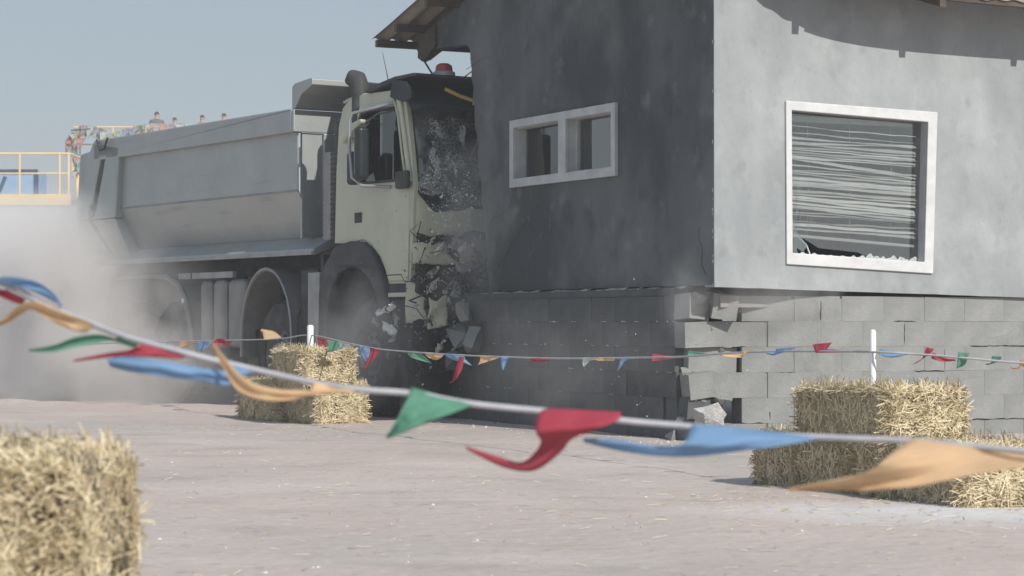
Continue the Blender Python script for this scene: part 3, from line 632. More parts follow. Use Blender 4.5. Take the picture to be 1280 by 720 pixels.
for k in range(60):
    y, z = U(.0,1.0), U(.45,1.75); p = [(U(.85,1.02), y, z)]
    for q in range(3): p.append((p[-1][0]+U(-.08,.1), p[-1][1]+U(-.18,.2), p[-1][2]+U(-.16,.16)))
    mb.tube(p, U(.004,.012), 5)
stuff(obj('bent_pipework', mb, M['dark_steel'], truck))
for i, (s,y,z,a,b) in enumerate(((.42,-.06,1.02,.16,.07),(.60,-.08,.86,.20,.10),(.72,-.1,.76,.12,.05),(.30,-.05,.92,.10,.04),(.66,-.09,1.06,.10,.06),(.78,-.1,.93,.07,.1),(.62,-.1,.62,.06,.04))):
    def fn(u_,v_): return (s+a*(u_-.5)+.02*noise.noise((u_*3,v_*3,i)), y+.05*noise.noise((u_*2.5,v_*2.5,i+7)), z+b*(v_-.5)+.05*(u_-.5)*((-1)**i)+.03*noise.noise((u_*4,v_*2,i+3)))
    obj('torn_step_plate', MB().grid(6,4,fn), M['bright'] if i in (0,1,4) else M['steel'], truck, solid=.006, smooth=40)
mb = MB().prism([[(.42,.55),(.85,.62),(.86,1.14),(.52,1.14),(.46,.9)]], side, .02, .35)
obj('step_well', mb, M['plastic'], truck, bevel=.02)
# mirrors on arms
mr_ = cabp('mirror', MB().box(.25,.37,-.27,-.15,2.28,2.78), M['visor'], bevel=.035, seg=3)
obj('mirror_glass', MB().box(.245,.2495,-.255,-.165,2.33,2.74), M['mirror'], mr_)
obj('mirror_arm', MB().tube([(.60,-.02,3.0),(.42,-.12,2.96),(.20,-.24,2.92),(.165,-.26,2.86),(.165,-.26,2.6),(.20,-.25,2.30),(.30,-.2,2.22),(.55,-.03,2.20)], .016, 8), M['steel'], mr_, smooth=60)
obj('mirror_arm', MB().tube([(.62,-.02,2.93),(.42,-.1,2.9),(.30,-.16,2.82)], .012, 7), M['dark_steel'], mr_, smooth=60)
m2 = cabp('mirror', MB().box(.03,.15,-.22,-.12,2.24,2.56), M['plastic'], bevel=.03, seg=3)
obj('mirror_glass', MB().box(.025,.0295,-.21,-.13,2.27,2.53), M['mirror'], m2)
br = cabp('mirror_bracket', MB().box(.70,.92,-.08,-.03,2.17,2.34), M['plastic'], bevel=.02)
ml = cabp('wind_deflector', MB().prism([[(-.32,2.70),(-.30,2.74),(-.12,2.84),(.12,2.88),(.12,2.84),(-.08,2.76),(-.24,2.66)]], side, -.11, .0), M['cab'], bevel=.018)
# beacon, aerials, exhaust, ribbed hose
bc = cabp('beacon', MB().lathe([(0,.0),(0,.11),(.035,.105),(.045,.085)], lambda h,r,a:(.88+r*math.cos(a),.36+r*math.sin(a),3.25+h), 20), M['steel'], smooth=40)
obj('red_lens', MB().lathe([(.046,.084),(.075,.082),(.10,.074),(.118,.045),(.121,.0)], lambda h,r,a:(.88+r*math.cos(a),.36+r*math.sin(a),3.25+h), 20), M['red_lens'], bc, smooth=40)
cabp('aerial', MB().tube([(.84,.26,3.26),(.83,.16,3.40),(.80,.10,3.52)], .009, 6), M['dark_steel'])
cabp('aerial', MB().tube([(.30,.10,3.2),(.28,.08,3.35),(.26,.05,3.52)], [.006,.004,.002], 5), M['dark_steel'])
cabp('aerial', MB().tube([(.95,.55,3.25),(.93,.66,3.32),(.92,.80,3.33)], .006, 5), M['dark_steel'])
cabp('air_intake', MB().tube([(-.16,.05,2.7),(-.16,.05,3.14),(-.17,.05,3.24),(-.21,.05,3.30),(-.27,.05,3.315),(-.31,.05,3.27)], [.085,.085,.085,.088,.092,.085], 14), M['dark_steel'], smooth=50)
zig = []
for k in range(36): zig.append((.0 if k % 2 else .022, 1.74 + .0249*k))
cabp('ribbed_hose', MB().prism([[(-.79+a, z) for a, z in zig] + [(-.62-a, z) for a, z in zig[::-1]]], side, -.02, .10), M['tank'])
# behind the cab
cabp('hoist_cylinder', MB().lathe([(1.1,.0),(1.1,.13),(2.2,.13),(2.2,.10),(2.7,.10),(2.7,.075),(3.0,.075),(3.0,0)], lambda h,r,a:(-1.0+r*math.cos(a),1.2+r*math.sin(a),h), 20), M['dark_steel'], smooth=35)
cabp('oil_tank', MB().box(-1.3,-.72,.25,.95,1.3,2.35), M['dark_steel'], bevel=.04, seg=3)
cabp('air_filter', MB().lathe([(0,0),(0,.2),(.6,.2),(.66,.12),(.7,0)], lambda h,r,a:(-.98+r*math.cos(a),.45+r*math.sin(a),2.36+h), 20), M['plastic'], smooth=35)
# --- chassis, axles, wheels
for y in (.75, 1.55): cabp('chassis_rail', MB().box(-6.5,.75,y,y+.2,.92,1.2), M['dark_steel'], bevel=.01)
cabp('engine_block', MB().box(-.5,.7,.85,1.6,.7,1.6), M['dark_steel'], bevel=.05)
RADI = .565
tp = [(-.02,.30),(-.0,.36),(.0,.46),(.015,.525),(.045,.555),(.07,RADI),(.26,RADI),(.285,.555),(.315,.525),(.33,.46),(.33,.30)]
def tyre_mesh():
    f = lambda h,r,a:(r*math.cos(a),h,r*math.sin(a)); m = MB().lathe(tp, f, 48)
    for k in range(40):
        a = 2*math.pi*k/40; da = .045
        for (h0,h1) in ((.06,.15),(.18,.27)):
            a_ = a + (.07 if h0 > .1 else 0)
            m.add([f(h0,RADI-.004,a_-da),f(h1,RADI-.004,a_-da),f(h1,RADI-.004,a_+da),f(h0,RADI-.004,a_+da),f(h0,RADI+.014,a_-da*.8),f(h1,RADI+.014,a_-da*.8),f(h1,RADI+.014,a_+da*.8),f(h0,RADI+.014,a_+da*.8)],
                  [(0,1,5,4),(1,2,6,5),(2,3,7,6),(3,0,4,7),(4,5,6,7)])
    return m.mesh('tyre')
f = lambda h,r,a:(r*math.cos(a),h,r*math.sin(a))
TYM = tyre_mesh()
RIM = MB().lathe([(.0,.315),(-.012,.30),(.02,.285),(.09,.27),(.12,.20),(.06,.165),(.055,.13)], f, 36).mesh('rim')
HUBP = MB().lathe([(.06,.135),(-.03,.125),(-.05,.11),(-.055,.07),(-.075,.06),(-.078,0)], f, 20)
for k in range(10):
    a = 2*math.pi*k/10; HUBP.lathe([(.075,.016),(.03,.016),(.03,0)], lambda h,r,b:(.20*math.cos(a)+r*math.cos(b), h, .20*math.sin(a)+r*math.sin(b)), 6)
HUB = HUBP.mesh('hub')
def wheel(s, y, rz=0, steer=0):
    t = obj('wheel', TYM, M['tyre'], truck, smooth=30, loc=(s,y,RADI+.012), rot=(0,rz,steer))
    obj('rim', RIM, M['rim'], t, smooth=40); obj('hub', HUB, M['hub'], t, smooth=40); return t
for s in (0,-1.83,-4.45,-5.78):
    st = R(-4) if s > -1 else 0
    wheel(s, .06, random.random()*3, st); w = wheel(s, WID-.06, 0, R(180)+st)
    cabp('axle', MB().tube([(s,.2,RADI),(s,WID-.2,RADI)], .08, 10), M['dark_steel'])
# front mudguard (black arch), second-axle and rear guards
fa_o = [(-.84,.75),(-.82,1.2),(-.72,1.48),(-.5,1.67),(-.2,1.71),(.05,1.695),(.22,1.61),(.36,1.45),(.46,1.24),(.52,1.08)]
fa_i = [(.36,1.04),(.28,1.2),(.16,1.34),(.0,1.43),(-.2,1.455),(-.42,1.40),(-.58,1.22),(-.64,.98),(-.66,.75)]
fd = cabp('front_mudguard', MB().prism([fa_o + fa_i], side, -.05, .02), M['plastic'], bevel=.02, seg=3)
n_ = 16
ellipse = [(-2.03+.56*math.cos(q), .78+.70*math.sin(q)) for q in [math.pi*k/n_ for k in range(n_+1)]]
ellipse = [(-1.47,.55)] + ellipse + [(-2.59,.55)]
def band(path, th, y0, y1):
    m = MB(); P = [Vector((a,b)) for a,b in path]; inn = []
    for i, p in enumerate(P):
        t = (P[min(i+1,len(P)-1)] - P[max(i-1,0)]).normalized(); inn.append((p.x - t.y*th, p.y + t.x*th))
    return m.prism([[(p.x,p.y) for p in P] + inn[::-1]], side, y0, y1)
g2 = cabp('mudguard', band(ellipse, .025, .0, .42), M['tank'], bevel=.004)
obj('mudguard_lip', MB().tube([(a,-.004,b) for a,b in ellipse], .016, 6), M['steel'], g2, smooth=60)
obj('inner_flap', MB().prism([[(-1.45,.45),(-1.45,1.45),(-1.10,1.45),(-1.10,.45)]], side, .10, .13), M['plastic'], g2)
rear = [(-3.74,.55),(-3.80,.82),(-3.93,1.15),(-4.10,1.33),(-4.40,1.43),(-5.0,1.45),(-5.85,1.44),(-6.0,1.36),(-6.08,1.1),(-6.1,.8)]
g3 = cabp('mudguard', band(rear[::-1], -.03, .0, .45), M['tank'], bevel=.004)
obj('mudguard_lip', MB().tube([(a,-.006,b) for a,b in rear], .035, 8), M['tank'], g3, smooth=60)
obj('mudguard_bolt', MB().lathe([(0,.03),(.012,.028),(.014,0)], lambda h,r,a:(-3.93+r*math.cos(a),-.04-h,1.16+r*math.sin(a)), 10), M['bright'], g3)
# side plate under the bed front, tank, rail
pp = cabp('side_post', MB().box(-1.10,-.86,-.02,.06,.62,1.42), M['steel'], bevel=.012)
pp['label'] = 'flat grey upright plate between the front wheels'
obj('post_foot', MB().box(-1.10,-.94,-.03,-.021,.62,.80), M['rim'], pp)
tk = cabp('fuel_tank', MB().box(-3.62,-2.56,.07,.6,.66,1.36), M['dark_steel'], bevel=.08, seg=4)
for x0, x1 in ((-3.62,-3.38),(-3.30,-3.02),(-2.94,-2.56)):
    obj('tank_panel', MB().box(x0,x1,.0,.55,.64,1.385), M['tank'], tk, bevel=.07, seg=4)
cabp('side_rail', MB().box(-3.85,-2.85,.02,.07,1.40,1.47), M['steel'], bevel=.006)
cabp('side_rail', MB().box(-4.2,-3.88,.02,.07,1.40,1.47), M['steel'], bevel=.006)
obj('mud_flap', MB().box(-6.45,-6.43,.02,.5,.35,1.1), M['plastic'], truck)
cabp('wheel_shade_panel', MB().box(-.95,.45,.52,.56,.35,1.68).box(-.95,-.90,.05,.52,.35,1.6), M['plastic'])  # dark panels added behind the wheels in place of shade
cabp('wheel_shade_panel', MB().box(-2.75,-1.25,.52,.56,.35,1.5), M['plastic'])
cabp('wheel_shade_panel', MB().box(-6.3,-3.7,.60,.64,.35,1.44), M['plastic'])
cabp('gearbox', MB().box(-3.6,-.6,1.0,1.5,.55,1.3), M['dark_steel'], bevel=.06)
# --- tipper body
x0, x1 = -6.42, -1.40
sec = [(.03,2.87),(.035,2.27),(.17,1.96),(.26,1.79)]
def bedside(sgn, y_):
    m = MB()
    m.grid(24, 3, lambda a,b: (x0+.62+(x1-x0-.62)*a, y_+sgn*sec[int(round(b*3))][0]+.006*noise.noise((a*9,b*3,1)), sec[int(round(b*3))][1]))
    return m
bed = cabp('tipper_body', bedside(1,0), M['bed'], solid=.012)
obj('crease_highlight', MB().tube([(x0+.62,.03,2.272),(x1,.03,2.268)], .011, 6), M['steel'], bed, smooth=60)  # added bright strip standing in for the highlight on the crease
obj('far_side', bedside(-1,WID), M['bed'], bed, solid=.012)
obj('top_rail', MB().prism([[(x0,2.875),(x1,2.86),(x1,3.095),(x1-.1,3.105),(x0,3.12)]], side, -.05, .09), M['bed'], bed, bevel=.018)
obj('top_rail', MB().box(x0,x1,WID-.09,WID+.05,2.87,3.11), M['bed'], bed, bevel=.018)
obj('lower_skirt', MB().prism([[(.24,1.792),(-.02,1.66),(-.03,1.60),(.02,1.60),(.40,1.76)]], lambda a,b,w:(w,a,b), -6.30, -.98), M['bed'], bed, bevel=.006)
obj('skirt_lip', MB().box(-6.30,-.98,-.04,-.031,1.60,1.635), M['steel'], bed)
obj('body_floor', MB().box(-6.4,-1.4,.26,WID-.26,1.72,1.80), M['bed'], bed)
obj('sub_frame', MB().box(-6.3,-1.2,.6,.75,1.45,1.71).box(-6.3,-1.2,1.75,1.9,1.45,1.71), M['dark_steel'], bed)
post_o = [(-5.68,3.0),(-6.44,3.10),(-6.62,2.92),(-6.86,2.16),(-5.80,2.16)]
slot = [(-6.23,2.90),(-6.07,2.90),(-6.36,2.26),(-6.52,2.26)]
rp = obj('rear_post', MB().prism([post_o, slot], side, -.05, .12), M['bed'], bed, bevel=.02)
obj('slot_back', MB().box(-6.6,-6.0,.06,.11,2.2,2.95), M['plastic'], bed)
lowp = [(-6.855,2.155),(-6.30,1.62),(-5.62,1.62),(-5.80,2.155)]
slot2 = [(-6.56,2.12),(-6.42,2.12),(-6.08,1.72),(-6.18,1.72)]
obj('rear_post_foot', MB().prism([lowp, slot2], lambda a,b,w:(a, w + (2.16-b)*.28, b), -.05, .12), M['bed'], bed, bevel=.015)
obj('slot_back', MB().prism([[(-6.6,2.13),(-6.4,2.13),(-6.0,1.70),(-6.2,1.70)]], lambda a,b,w:(a, w + (2.16-b)*.28, b), .05, .10), M['plastic'], bed)
obj('latch', MB().box(-6.53,-6.38,-.07,-.052,2.20,2.27).box(-6.50,-6.46,-.075,-.052,2.10,2.34), M['hub'], bed, bevel=.006)
obj('corner_hook', MB().tube([(-6.30,-.06,3.12),(-6.12,-.1,2.98),(-5.98,-.1,2.99),(-5.93,-.08,3.12)], .014, 6), M['dark_steel'], bed, smooth=60)
obj('tailgate', MB().prism([[(-6.50,3.04),(-7.08,3.0),(-7.2,2.15),(-7.05,1.85),(-6.75,1.75),(-6.5,1.75),(-6.80,2.16)]], side, .06, WID-.06), M['bed'], bed, bevel=.02)
obj('front_board', MB().box(x1-.02,x1+.02,.07,WID-.07,1.78,2.86), M['bed'], bed)
obj('front_beam', MB().box(x1+.003,x1+.05,-.045,WID+.045,2.865,3.09), M['bed'], bed, bevel=.008)
for y in (.30, 1.2, WID-.42): obj('front_rib', MB().box(x1+.021,x1+.07,y,y+.12,1.7,2.86), M['bed'], bed, bevel=.01)
cn = obj('canopy', MB().prism([[(-1.42,3.10),(-1.36,3.10),(-1.22,3.24),(-.99,3.315),(-.99,3.375),(-1.04,3.385),(-1.36,3.36),(-1.42,3.33)]], side, -.03, WID+.03), M['bed'], bed, bevel=.008)

# ------------------------------------------------------------------ straw bales
def straw_arrays(L, Wd, H, n, seed, wid=.0052, lmin=.06, lmax=.19, rd=.16, fb=(.35,.5,.9)):
    rng = np.random.default_rng(seed)
    areas = np.array([Wd*H, Wd*H, L*H, L*H, L*Wd, L*Wd*.3]); face = rng.choice(6, n, p=areas/areas.sum())
    half = np.array([L, Wd, H])/2; ax = np.array([0,0,1,1,2,2])[face]; sg = np.array([-1,1,-1,1,1,-1])[face]
    p = (rng.random((n,3))*2-1)*half
    p[np.arange(n), ax] = sg*half[ax]*(1+rng.normal(0,.012,n))
    # round the edges
    q = p/half; over = np.clip(np.abs(q)-(1-rd), 0, 1); k = np.sqrt((over**2).sum(1)); m = k > rd
    q[m] = np.sign(q[m])*(np.minimum(np.abs(q[m]), 1-rd) + over[m]*(rd/k[m])[:,None]); p = q*half
    p *= 1 + .022*np.sin(p[:,[1,2,0]]*np.array([19,23,17])+seed) + .015*np.sin(p[:,[2,0,1]]*31+seed*2)
    nor = np.zeros((n,3)); nor[np.arange(n),ax] = sg; nor += .5*np.sign(q)*over*4; nor /= np.linalg.norm(nor,axis=1)[:,None]
    t = rng.normal(0,1,(n,3)); bias = np.where((ax==0)[:,None], np.array([0,1.1,.35]), np.array(fb)) ; t *= .35+bias*rng.random((n,1))
    t -= nor*(t*nor).sum(1)[:,None]; t /= np.linalg.norm(t,axis=1)[:,None]
    t += nor*rng.normal(0.02,.15,n)[:,None]; wild = rng.random(n) < .03; t[wild] += nor[wild]*.7; t /= np.linalg.norm(t,axis=1)[:,None]
    b = np.cross(nor, t); b /= np.linalg.norm(b,axis=1)[:,None]; up = np.cross(t, b)
    ln = rng.uniform(lmin,lmax,n)[:,None]; w = rng.uniform(.6,1.35,n)[:,None]*wid; bend = rng.normal(0,.12,n)[:,None]*ln
    p = p + nor*rng.uniform(-.006,.010,n)[:,None]
    V = np.zeros((n,9,3))
    for i, a in enumerate((-.5,0,.5)):
        c = p + t*ln*a + b*bend*(1-4*a*a)
        V[:,i*3+0] = c - b*w/2; V[:,i*3+1] = c + up*w*.45; V[:,i*3+2] = c + b*w/2
    base_f = np.array([[0,1,4,3],[1,2,5,4],[3,4,7,6],[4,5,8,7]])
    Fc = (np.arange(n)[:,None,None]*9 + base_f[None]).reshape(-1,4)
    return V.reshape(-1,3), Fc
def np_mesh(name, V, Fc, m):
    me = bpy.data.meshes.new(name); k = Fc.shape[1]
    me.vertices.add(len(V)); me.vertices.foreach_set('co', V.astype(np.float32).ravel())
    me.loops.add(Fc.size); me.loops.foreach_set('vertex_index', Fc.astype(np.int32).ravel())
    me.polygons.add(len(Fc)); me.polygons.foreach_set('loop_start', np.arange(0, Fc.size, k, dtype=np.int32)); me.polygons.foreach_set('loop_total', np.full(len(Fc), k, np.int32))
    me.update(calc_edges=True); me.materials.append(m); return me
def core_mesh(L, Wd, H, seed):
    bm = bmesh.new(); bmesh.ops.create_cube(bm, size=1); bmesh.ops.subdivide_edges(bm, edges=bm.edges, cuts=12, use_grid_fill=True)
    for v in bm.verts:
        q = v.co*2; o = Vector([max(0,abs(c)-.82) for c in q])
        if o.length > .18: q = Vector([math.copysign(min(abs(c),.82)+oc*(.18/o.length), c) for c, oc in zip(q,o)])
        c = Vector((q.x*L/2,q.y*Wd/2,q.z*H/2)); v.co = c*(1-.02+.035*noise.noise(c*9+Vector((seed,0,0))))
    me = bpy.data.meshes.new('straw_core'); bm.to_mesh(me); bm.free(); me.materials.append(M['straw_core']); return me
BL, BW = 1.0, .46
BALES = {}
def bale_meshes(key, L, Wd, H, n, seed, **k):
    tw = MB()
    for x in (-.24*L, .22*L):
        tw.tube([(x,-Wd/2*.99,-H/2*.99),(x,-Wd/2*1.0,H/2*.9),(x,-Wd/2*.9,H/2*1.0),(x,Wd/2*.9,H/2*1.0),(x,Wd/2*1.0,H/2*.9),(x,Wd/2*.99,-H/2*.99)], .0045, 5)
    tm = tw.mesh('twine'); tm.materials.append(M['twine'])
    BALES[key] = (core_mesh(L,Wd,H,seed), np_mesh('straw', *straw_arrays(L,Wd,H,n,seed,**k), M['straw']), tm, H)
bale_meshes('a', BL, BW, .285, 12000, 1, wid=.0046); bale_meshes('b', BL, BW, .31, 12000, 2, wid=.0046); bale_meshes('c', .95, BW, .35, 12000, 3, wid=.0046); bale_meshes('near', 1.0, .5, .33, 27000, 4, wid=.0037, lmin=.05, lmax=.17, rd=.34, fb=(1.15,.5,.28))
def bale(key, x, y, z, rz, label, group, flip=False, tilt=0):
    c, s_, tm, H = BALES[key]; root = empty('straw_bale', (x,y,z), rz, label, 'straw bale', group); root.rotation_euler = (R(tilt),R(tilt*.6),rz)
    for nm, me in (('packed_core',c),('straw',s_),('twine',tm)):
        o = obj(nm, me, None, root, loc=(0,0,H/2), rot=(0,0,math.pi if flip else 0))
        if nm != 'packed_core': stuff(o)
    return root
# right-hand pile: end face to the right, long side receding to the left
dirA = Vector((-.40,.917,0)).normalized(); nrm = Vector((dirA.y,-dirA.x,0)); rzA = math.atan2(dirA.y, dirA.x)
N0 = ground_at(1205, 636); N0.z = 0
def pile(k0, side_, z): return N0 + dirA*(k0) + nrm*side_ + Vector((0,0,z))
GR = 'straw bales piled on the right'
p = pile(.5,.235,.005); bale('a', p.x,p.y,p.z, rzA, 'straw bale at the near right foot of the right pile, sunlit end facing right', GR)
p = pile(1.56,.20,.005); bale('b', p.x+.05,p.y,p.z-.045, rzA+R(2), 'shaded straw bale at the left rear foot of the right pile', GR, True)
p = pile(1.18,.20,.262); bale('a', p.x+.07,p.y,p.z, rzA-R(3), 'straw bale on top of the right pile in front of the white post', GR, True, 1)
# left pile, in front of the truck's wheels
dirB = Vector((-.42,.907,0)).normalized(); nB = Vector((dirB.y,-dirB.x,0)); rzB = math.atan2(dirB.y,dirB.x)
N1 = ground_at(397, 531); N1.z = 0
GL = 'straw bales piled by the truck wheels'
def pl2(k0, s_, z): return N1 + dirB*k0 + nB*s_ + Vector((0,0,z))
for key, k0, s_, z, da, lab, fl in (('c',.48,.235,.005,0,'lower straw bale at the near right of the left pile, below the green flag',False), ('c',1.3,.10,.005,4,'lower straw bale at the shaded left rear of the left pile',True),
                         ('b',.47,.13,.355,-4,'single straw bale on top of the left pile, in front of the short white post',True)):
    p = pl2(k0,s_,z); bale(key, p.x,p.y,p.z, rzB+R(da), lab, GL, fl)
# foreground stack, bottom left
GN = 'straw bales stacked in the near left corner'
bale('near', -1.405,5.0,.285, R(-8), 'large blurred straw bale nearest the camera in the bottom left corner', GN, False, 1)
bale('near', -1.37,5.02,-.03, R(-5), 'straw bale under the nearest one, cut off by the bottom left corner', GN, True)

# posts that carry the far bunting
PR = at(1091,415,11.95); PL = at(388,408,20.3)
def post(p, r_, label):
    o = obj('white_post', MB().lathe([(-.03,0),(-.03,r_),(p.z,r_),(p.z+.012,r_*.7),(p.z+.014,0)], lambda h,q,a:(q*math.cos(a),q*math.sin(a),h), 14), M['post'], loc=(p.x,p.y,0), smooth=40)
    tag(o, label, 'post', 'white posts holding the far bunting')
post(PR, .017, 'slim white post rising behind the top bale of the right pile')
post(PL, .03, 'short white post rising behind the top bale of the left pile')

# ------------------------------------------------------------------ bunting
def smooth_rows(rows, n):
    P = [np.array(r, float) for r in rows]; out = []
    for i in range(len(P)-1):
        p0, p1, p2, p3 = P[max(i-1,0)], P[i], P[i+1], P[min(i+2,len(P)-1)]
        for k in range(n):
            t = k/n; out.append(.5*((2*p1)+(-p0+p2)*t+(2*p0-5*p1+4*p2-p3)*t*t+(-p0+3*p1-3*p2+p3)*t**3))
    out.append(P[-1]); return out
def flag_mesh(rows, Y, seed, nu=14, n=8, wave=.012):
    """rows: (ax, ay, bx, by, depth offset) across the cloth from the tape to the tip"""
    R_ = smooth_rows(rows, n); m = MB(); L = len(R_)-1
    def fn(a, b):
        r_ = R_[int(round(b*L))]; x = r_[0]+(r_[2]-r_[0])*a; y = r_[1]+(r_[3]-r_[1])*a
        d = Y + r_[4] + wave*math.sin(a*3.1*2+seed) * (.3+b) + wave*1.5*noise.noise((a*2.2+seed,b*3,seed)) + wave*.45*noise.noise((a*7+seed,b*9,seed))
        return at(x, y, d)
    return m.grid(nu, L, fn)
def bunting(label, tape_px, flags, r_, group=None, wave=.012, cat='bunting', flat=.5, name='bunting'):
    pts = []
    for (x,y,Y) in smooth_rows(tape_px, 8): pts.append(at(x,y,Y))
    root = empty(name, pts[len(pts)//2], 0, label, cat, group); inv = -pts[len(pts)//2]
    m = MB().tube(pts, r_, 8); o = obj('tape', m, M['string'], root, smooth=60, loc=inv)
    X = [t[0] for t in tape_px]; YY = [t[2] for t in tape_px]
    for i, (col, rows) in enumerate(flags):
        Yd = float(np.interp((rows[0][0]+rows[0][2])/2, X, YY))
        rows = [tuple(q)+(0,) if len(q) == 4 else q for q in rows]
        obj('flag', flag_mesh(rows, Yd, i*1.7, wave=wave), M[col], root, smooth=70, loc=inv, solid=.0012)
    return root
near_tape = [(-160,318,4.9),(-60,338,4.85),(10,357,4.8),(60,383,4.75),(120,407,4.7),(160,422,4.65),(230,441,4.6),(300,458,4.6),(390,478,4.55),(450,487,4.5),(515,492,4.5),(590,505,4.5),(690,515,4.5),(780,526,4.5),(860,533,4.5),(960,543,4.5),(1060,548,4.45),(1150,552,4.4),(1300,566,4.3),(1400,575,4.25)]
nf = [
 ('blue', [(-10,350,40,362),(10,346,62,374,-.03),(45,352,74,380,-.05),(66,366,76,384,-.06),(74,377,77,381,-.06)]),
 ('red', [(8,362,32,374),(2,362,26,380,.03),(-10,358,8,374,.04),(-30,352,-24,360,.05)]),
 ('orange', [(122,407,106,416),(96,396,90,413,-.02),(70,386,62,400,-.03),(45,377,40,387,-.02),(22,383,26,393,.01),(5,398,9,404,.03),(-14,408,-12,410,.04)]),
 ('green', [(174,428,150,420),(166,434,142,424,.02),(130,419,128,428,.03),(95,421,92,434,.03),(66,432,64,440,.04),(36,437,36,439,.05)]),
 ('red', [(178,430,232,444),(172,433,226,448,-.02),(160,438,190,446,-.02),(138,441,145,446,-.01),(92,450,92,452,.0)]),
 ('blue', [(330,463,285,456),(300,466,288,480,-.03),(240,458,250,476,-.05),(190,449,200,470,-.05),(150,446,160,464,-.04),(134,450,138,458,-.02)]),
 ('orange', [(444,482,392,478),(440,490,385,492,-.03),(395,488,360,500,-.05),(345,486,326,499,-.05),(308,474,296,486,-.03),(282,448,277,455,.0),(266,428,263,430,.02)]),
 ('green', [(514,484,592,506),(512,493,572,514,-.03),(503,510,548,523,-.05),(494,528,518,535,-.05),(482,547,486,548,-.04)]),
 ('red', [(680,510,776,515),(672,522,774,524,-.04),(670,540,752,534,-.07),(676,552,716,548,-.03),(668,566,700,566,-.01),(650,578,668,588,.0),(620,570,630,584,.02),(582,558,584,562,.03)]),
 ('blue', [(866,529,1022,545),(862,540,1015,550,-.05),(850,556,955,560,-.07),(810,556,860,571,-.04),(768,549,790,566,-.02),(728,548,731,553,.0)]),
 ('orange', [(1140,549,1304,570),(1120,562,1300,580,-.04),(1104,576,1222,592,-.06),(1084,590,1150,607,-.05),(1050,598,1085,613,-.02),(1015,604,1040,612,.0),(984,611,988,614,.02)]),
]
bunting('large blurred bunting of blue, red, orange and green flags strung across the foreground', near_tape, nf, .0065, wave=.010)
far_tape = [(60,432,26.0),(200,427,23.5),(340,424,21.0),(388,419,20.3),(440,430,19.2),(480,437,18.4),(545,442,17.4),(600,445,16.7),(700,448,15.5),(800,447,14.4),(850,446,13.9),(920,441,13.3),(1000,439,12.6),(1091,440,11.93),(1150,443,11.8),(1200,447,11.7),(1280,454,11.6),(1380,461,11.5)]
def ff(col, x0, y0, x1, y1, tx, ty, mx=None, my=None):
    mx = (x0+x1)/2*.5+tx*.5 if mx is None else mx; my = (y0+y1)/2*.5+ty*.5 if my is None else my
    hx, hy = (x1-x0)*.28, (y1-y0)*.28
    return (col, [(x0,y0,x1,y1), (mx-hx,my-hy,mx+hx,my+hy,.03), (tx-.5,ty,tx+.5,ty+.5,.05)])
def fr(col, *rows): return (col, [tuple(r_) for r_ in rows])
fl = [
 fr('paleflag',(222,426,198,427),(218,431,200,433,.03),(196,436,195,437,.04)),
 fr('orange',(250,425,224,427),(240,430,222,433,.03),(214,438,213,439,.04)),
 fr('blue',(266,425,246,428),(262,433,248,438,.03),(244,443,243,444,.04)),
 fr('red',(276,423,290,427),(270,424,284,431,.03),(264,430,265,432,.04)),
 fr('orange',(352,422,330,425),(342,414,328,416,.03),(327,411,325,414,.03)),
 fr('red',(414,425,396,422),(410,432,398,430,.02),(402,440,400,440,.03)),
 fr('green',(432,428,408,425),(424,437,410,438,.02),(398,443,398,444,.03)),
 fr('paleflag',(438,429,422,428),(434,434,424,434,.02),(418,438,418,439,.03)),
 fr('red',(478,437,462,434),(472,443,462,442,.02),(456,462,454,462,.03)),
 fr('blue',(462,434,448,431),(464,444,452,444,.02),(460,452,458,452,.03)),
 fr('green',(508,439,524,441),(514,447,532,447,.02),(538,454,540,455,.03)),
 fr('orange',(530,441,556,442),(534,446,552,447,.02),(544,450,546,450,.03)),
 fr('blue',(556,442,580,443),(562,448,582,449,.02),(586,456,590,457,.03)),
 fr('red',(580,446,574,446),(578,460,570,460,.02),(570,474,566,476,.03),(562,478,562,479,.03)),
 fr('orange',(628,446,600,445),(616,450,600,451,.02),(597,456,597,457,.03)),
 fr('blue',(650,446,626,446),(636,449,626,454,.02),(630,462,628,463,.03)),
 fr('red',(688,448,664,448),(682,452,664,452,.02),(660,451,659,452,.03)),
 fr('paleflag',(752,448,728,448),(738,451,728,454,.02),(730,459,730,459,.03)),
 fr('orange',(768,447,748,447),(766,451,750,451,.02),(742,448,742,449,.03)),
 fr('blue',(800,447,776,448),(784,450,774,455,.02),(773,463,772,463,.03)),
 fr('red',(816,442,814,452),(828,444,826,450,.02),(850,446,850,447,.03)),
 fr('green',(860,439,860,446),(874,440,874,446,.02),(890,443,890,444,.03)),
 fr('orange',(944,437,928,439),(930,441,926,447,.02),(902,443,902,445,.03)),
 fr('blue',(994,433,970,436),(984,439,968,444,.02),(958,440,958,442,.03)),
 fr('red',(1040,428,1018,430),(1030,438,1020,441,.02),(1016,430,1016,431,.03)),
 fr('red',(1024,436,1020,441),(1044,437,1042,441,.02),(1064,439,1064,440,.03)),
 fr('blue',(1100,436,1098,443),(1116,439,1114,447,.02),(1136,442,1136,443,.03)),
 fr('red',(1168,436,1158,434),(1160,444,1152,449,.02),(1143,454,1143,455,.03)),
 fr('red',(1166,440,1164,448),(1180,447,1178,452,.02),(1194,449,1195,451,.03)),
 fr('green',(1212,441,1198,440),(1206,456,1196,457,.02),(1196,460,1196,461,.03)),
 fr('green',(1252,446,1240,445),(1248,452,1238,455,.02),(1232,455,1232,456,.03)),
 fr('orange',(1296,450,1276,449),(1286,458,1272,461,.02),(1262,459,1262,460,.03)),
]
bunting('thin bunting of small flags running between the white posts across the house base', far_tape, fl, .006, wave=.006)

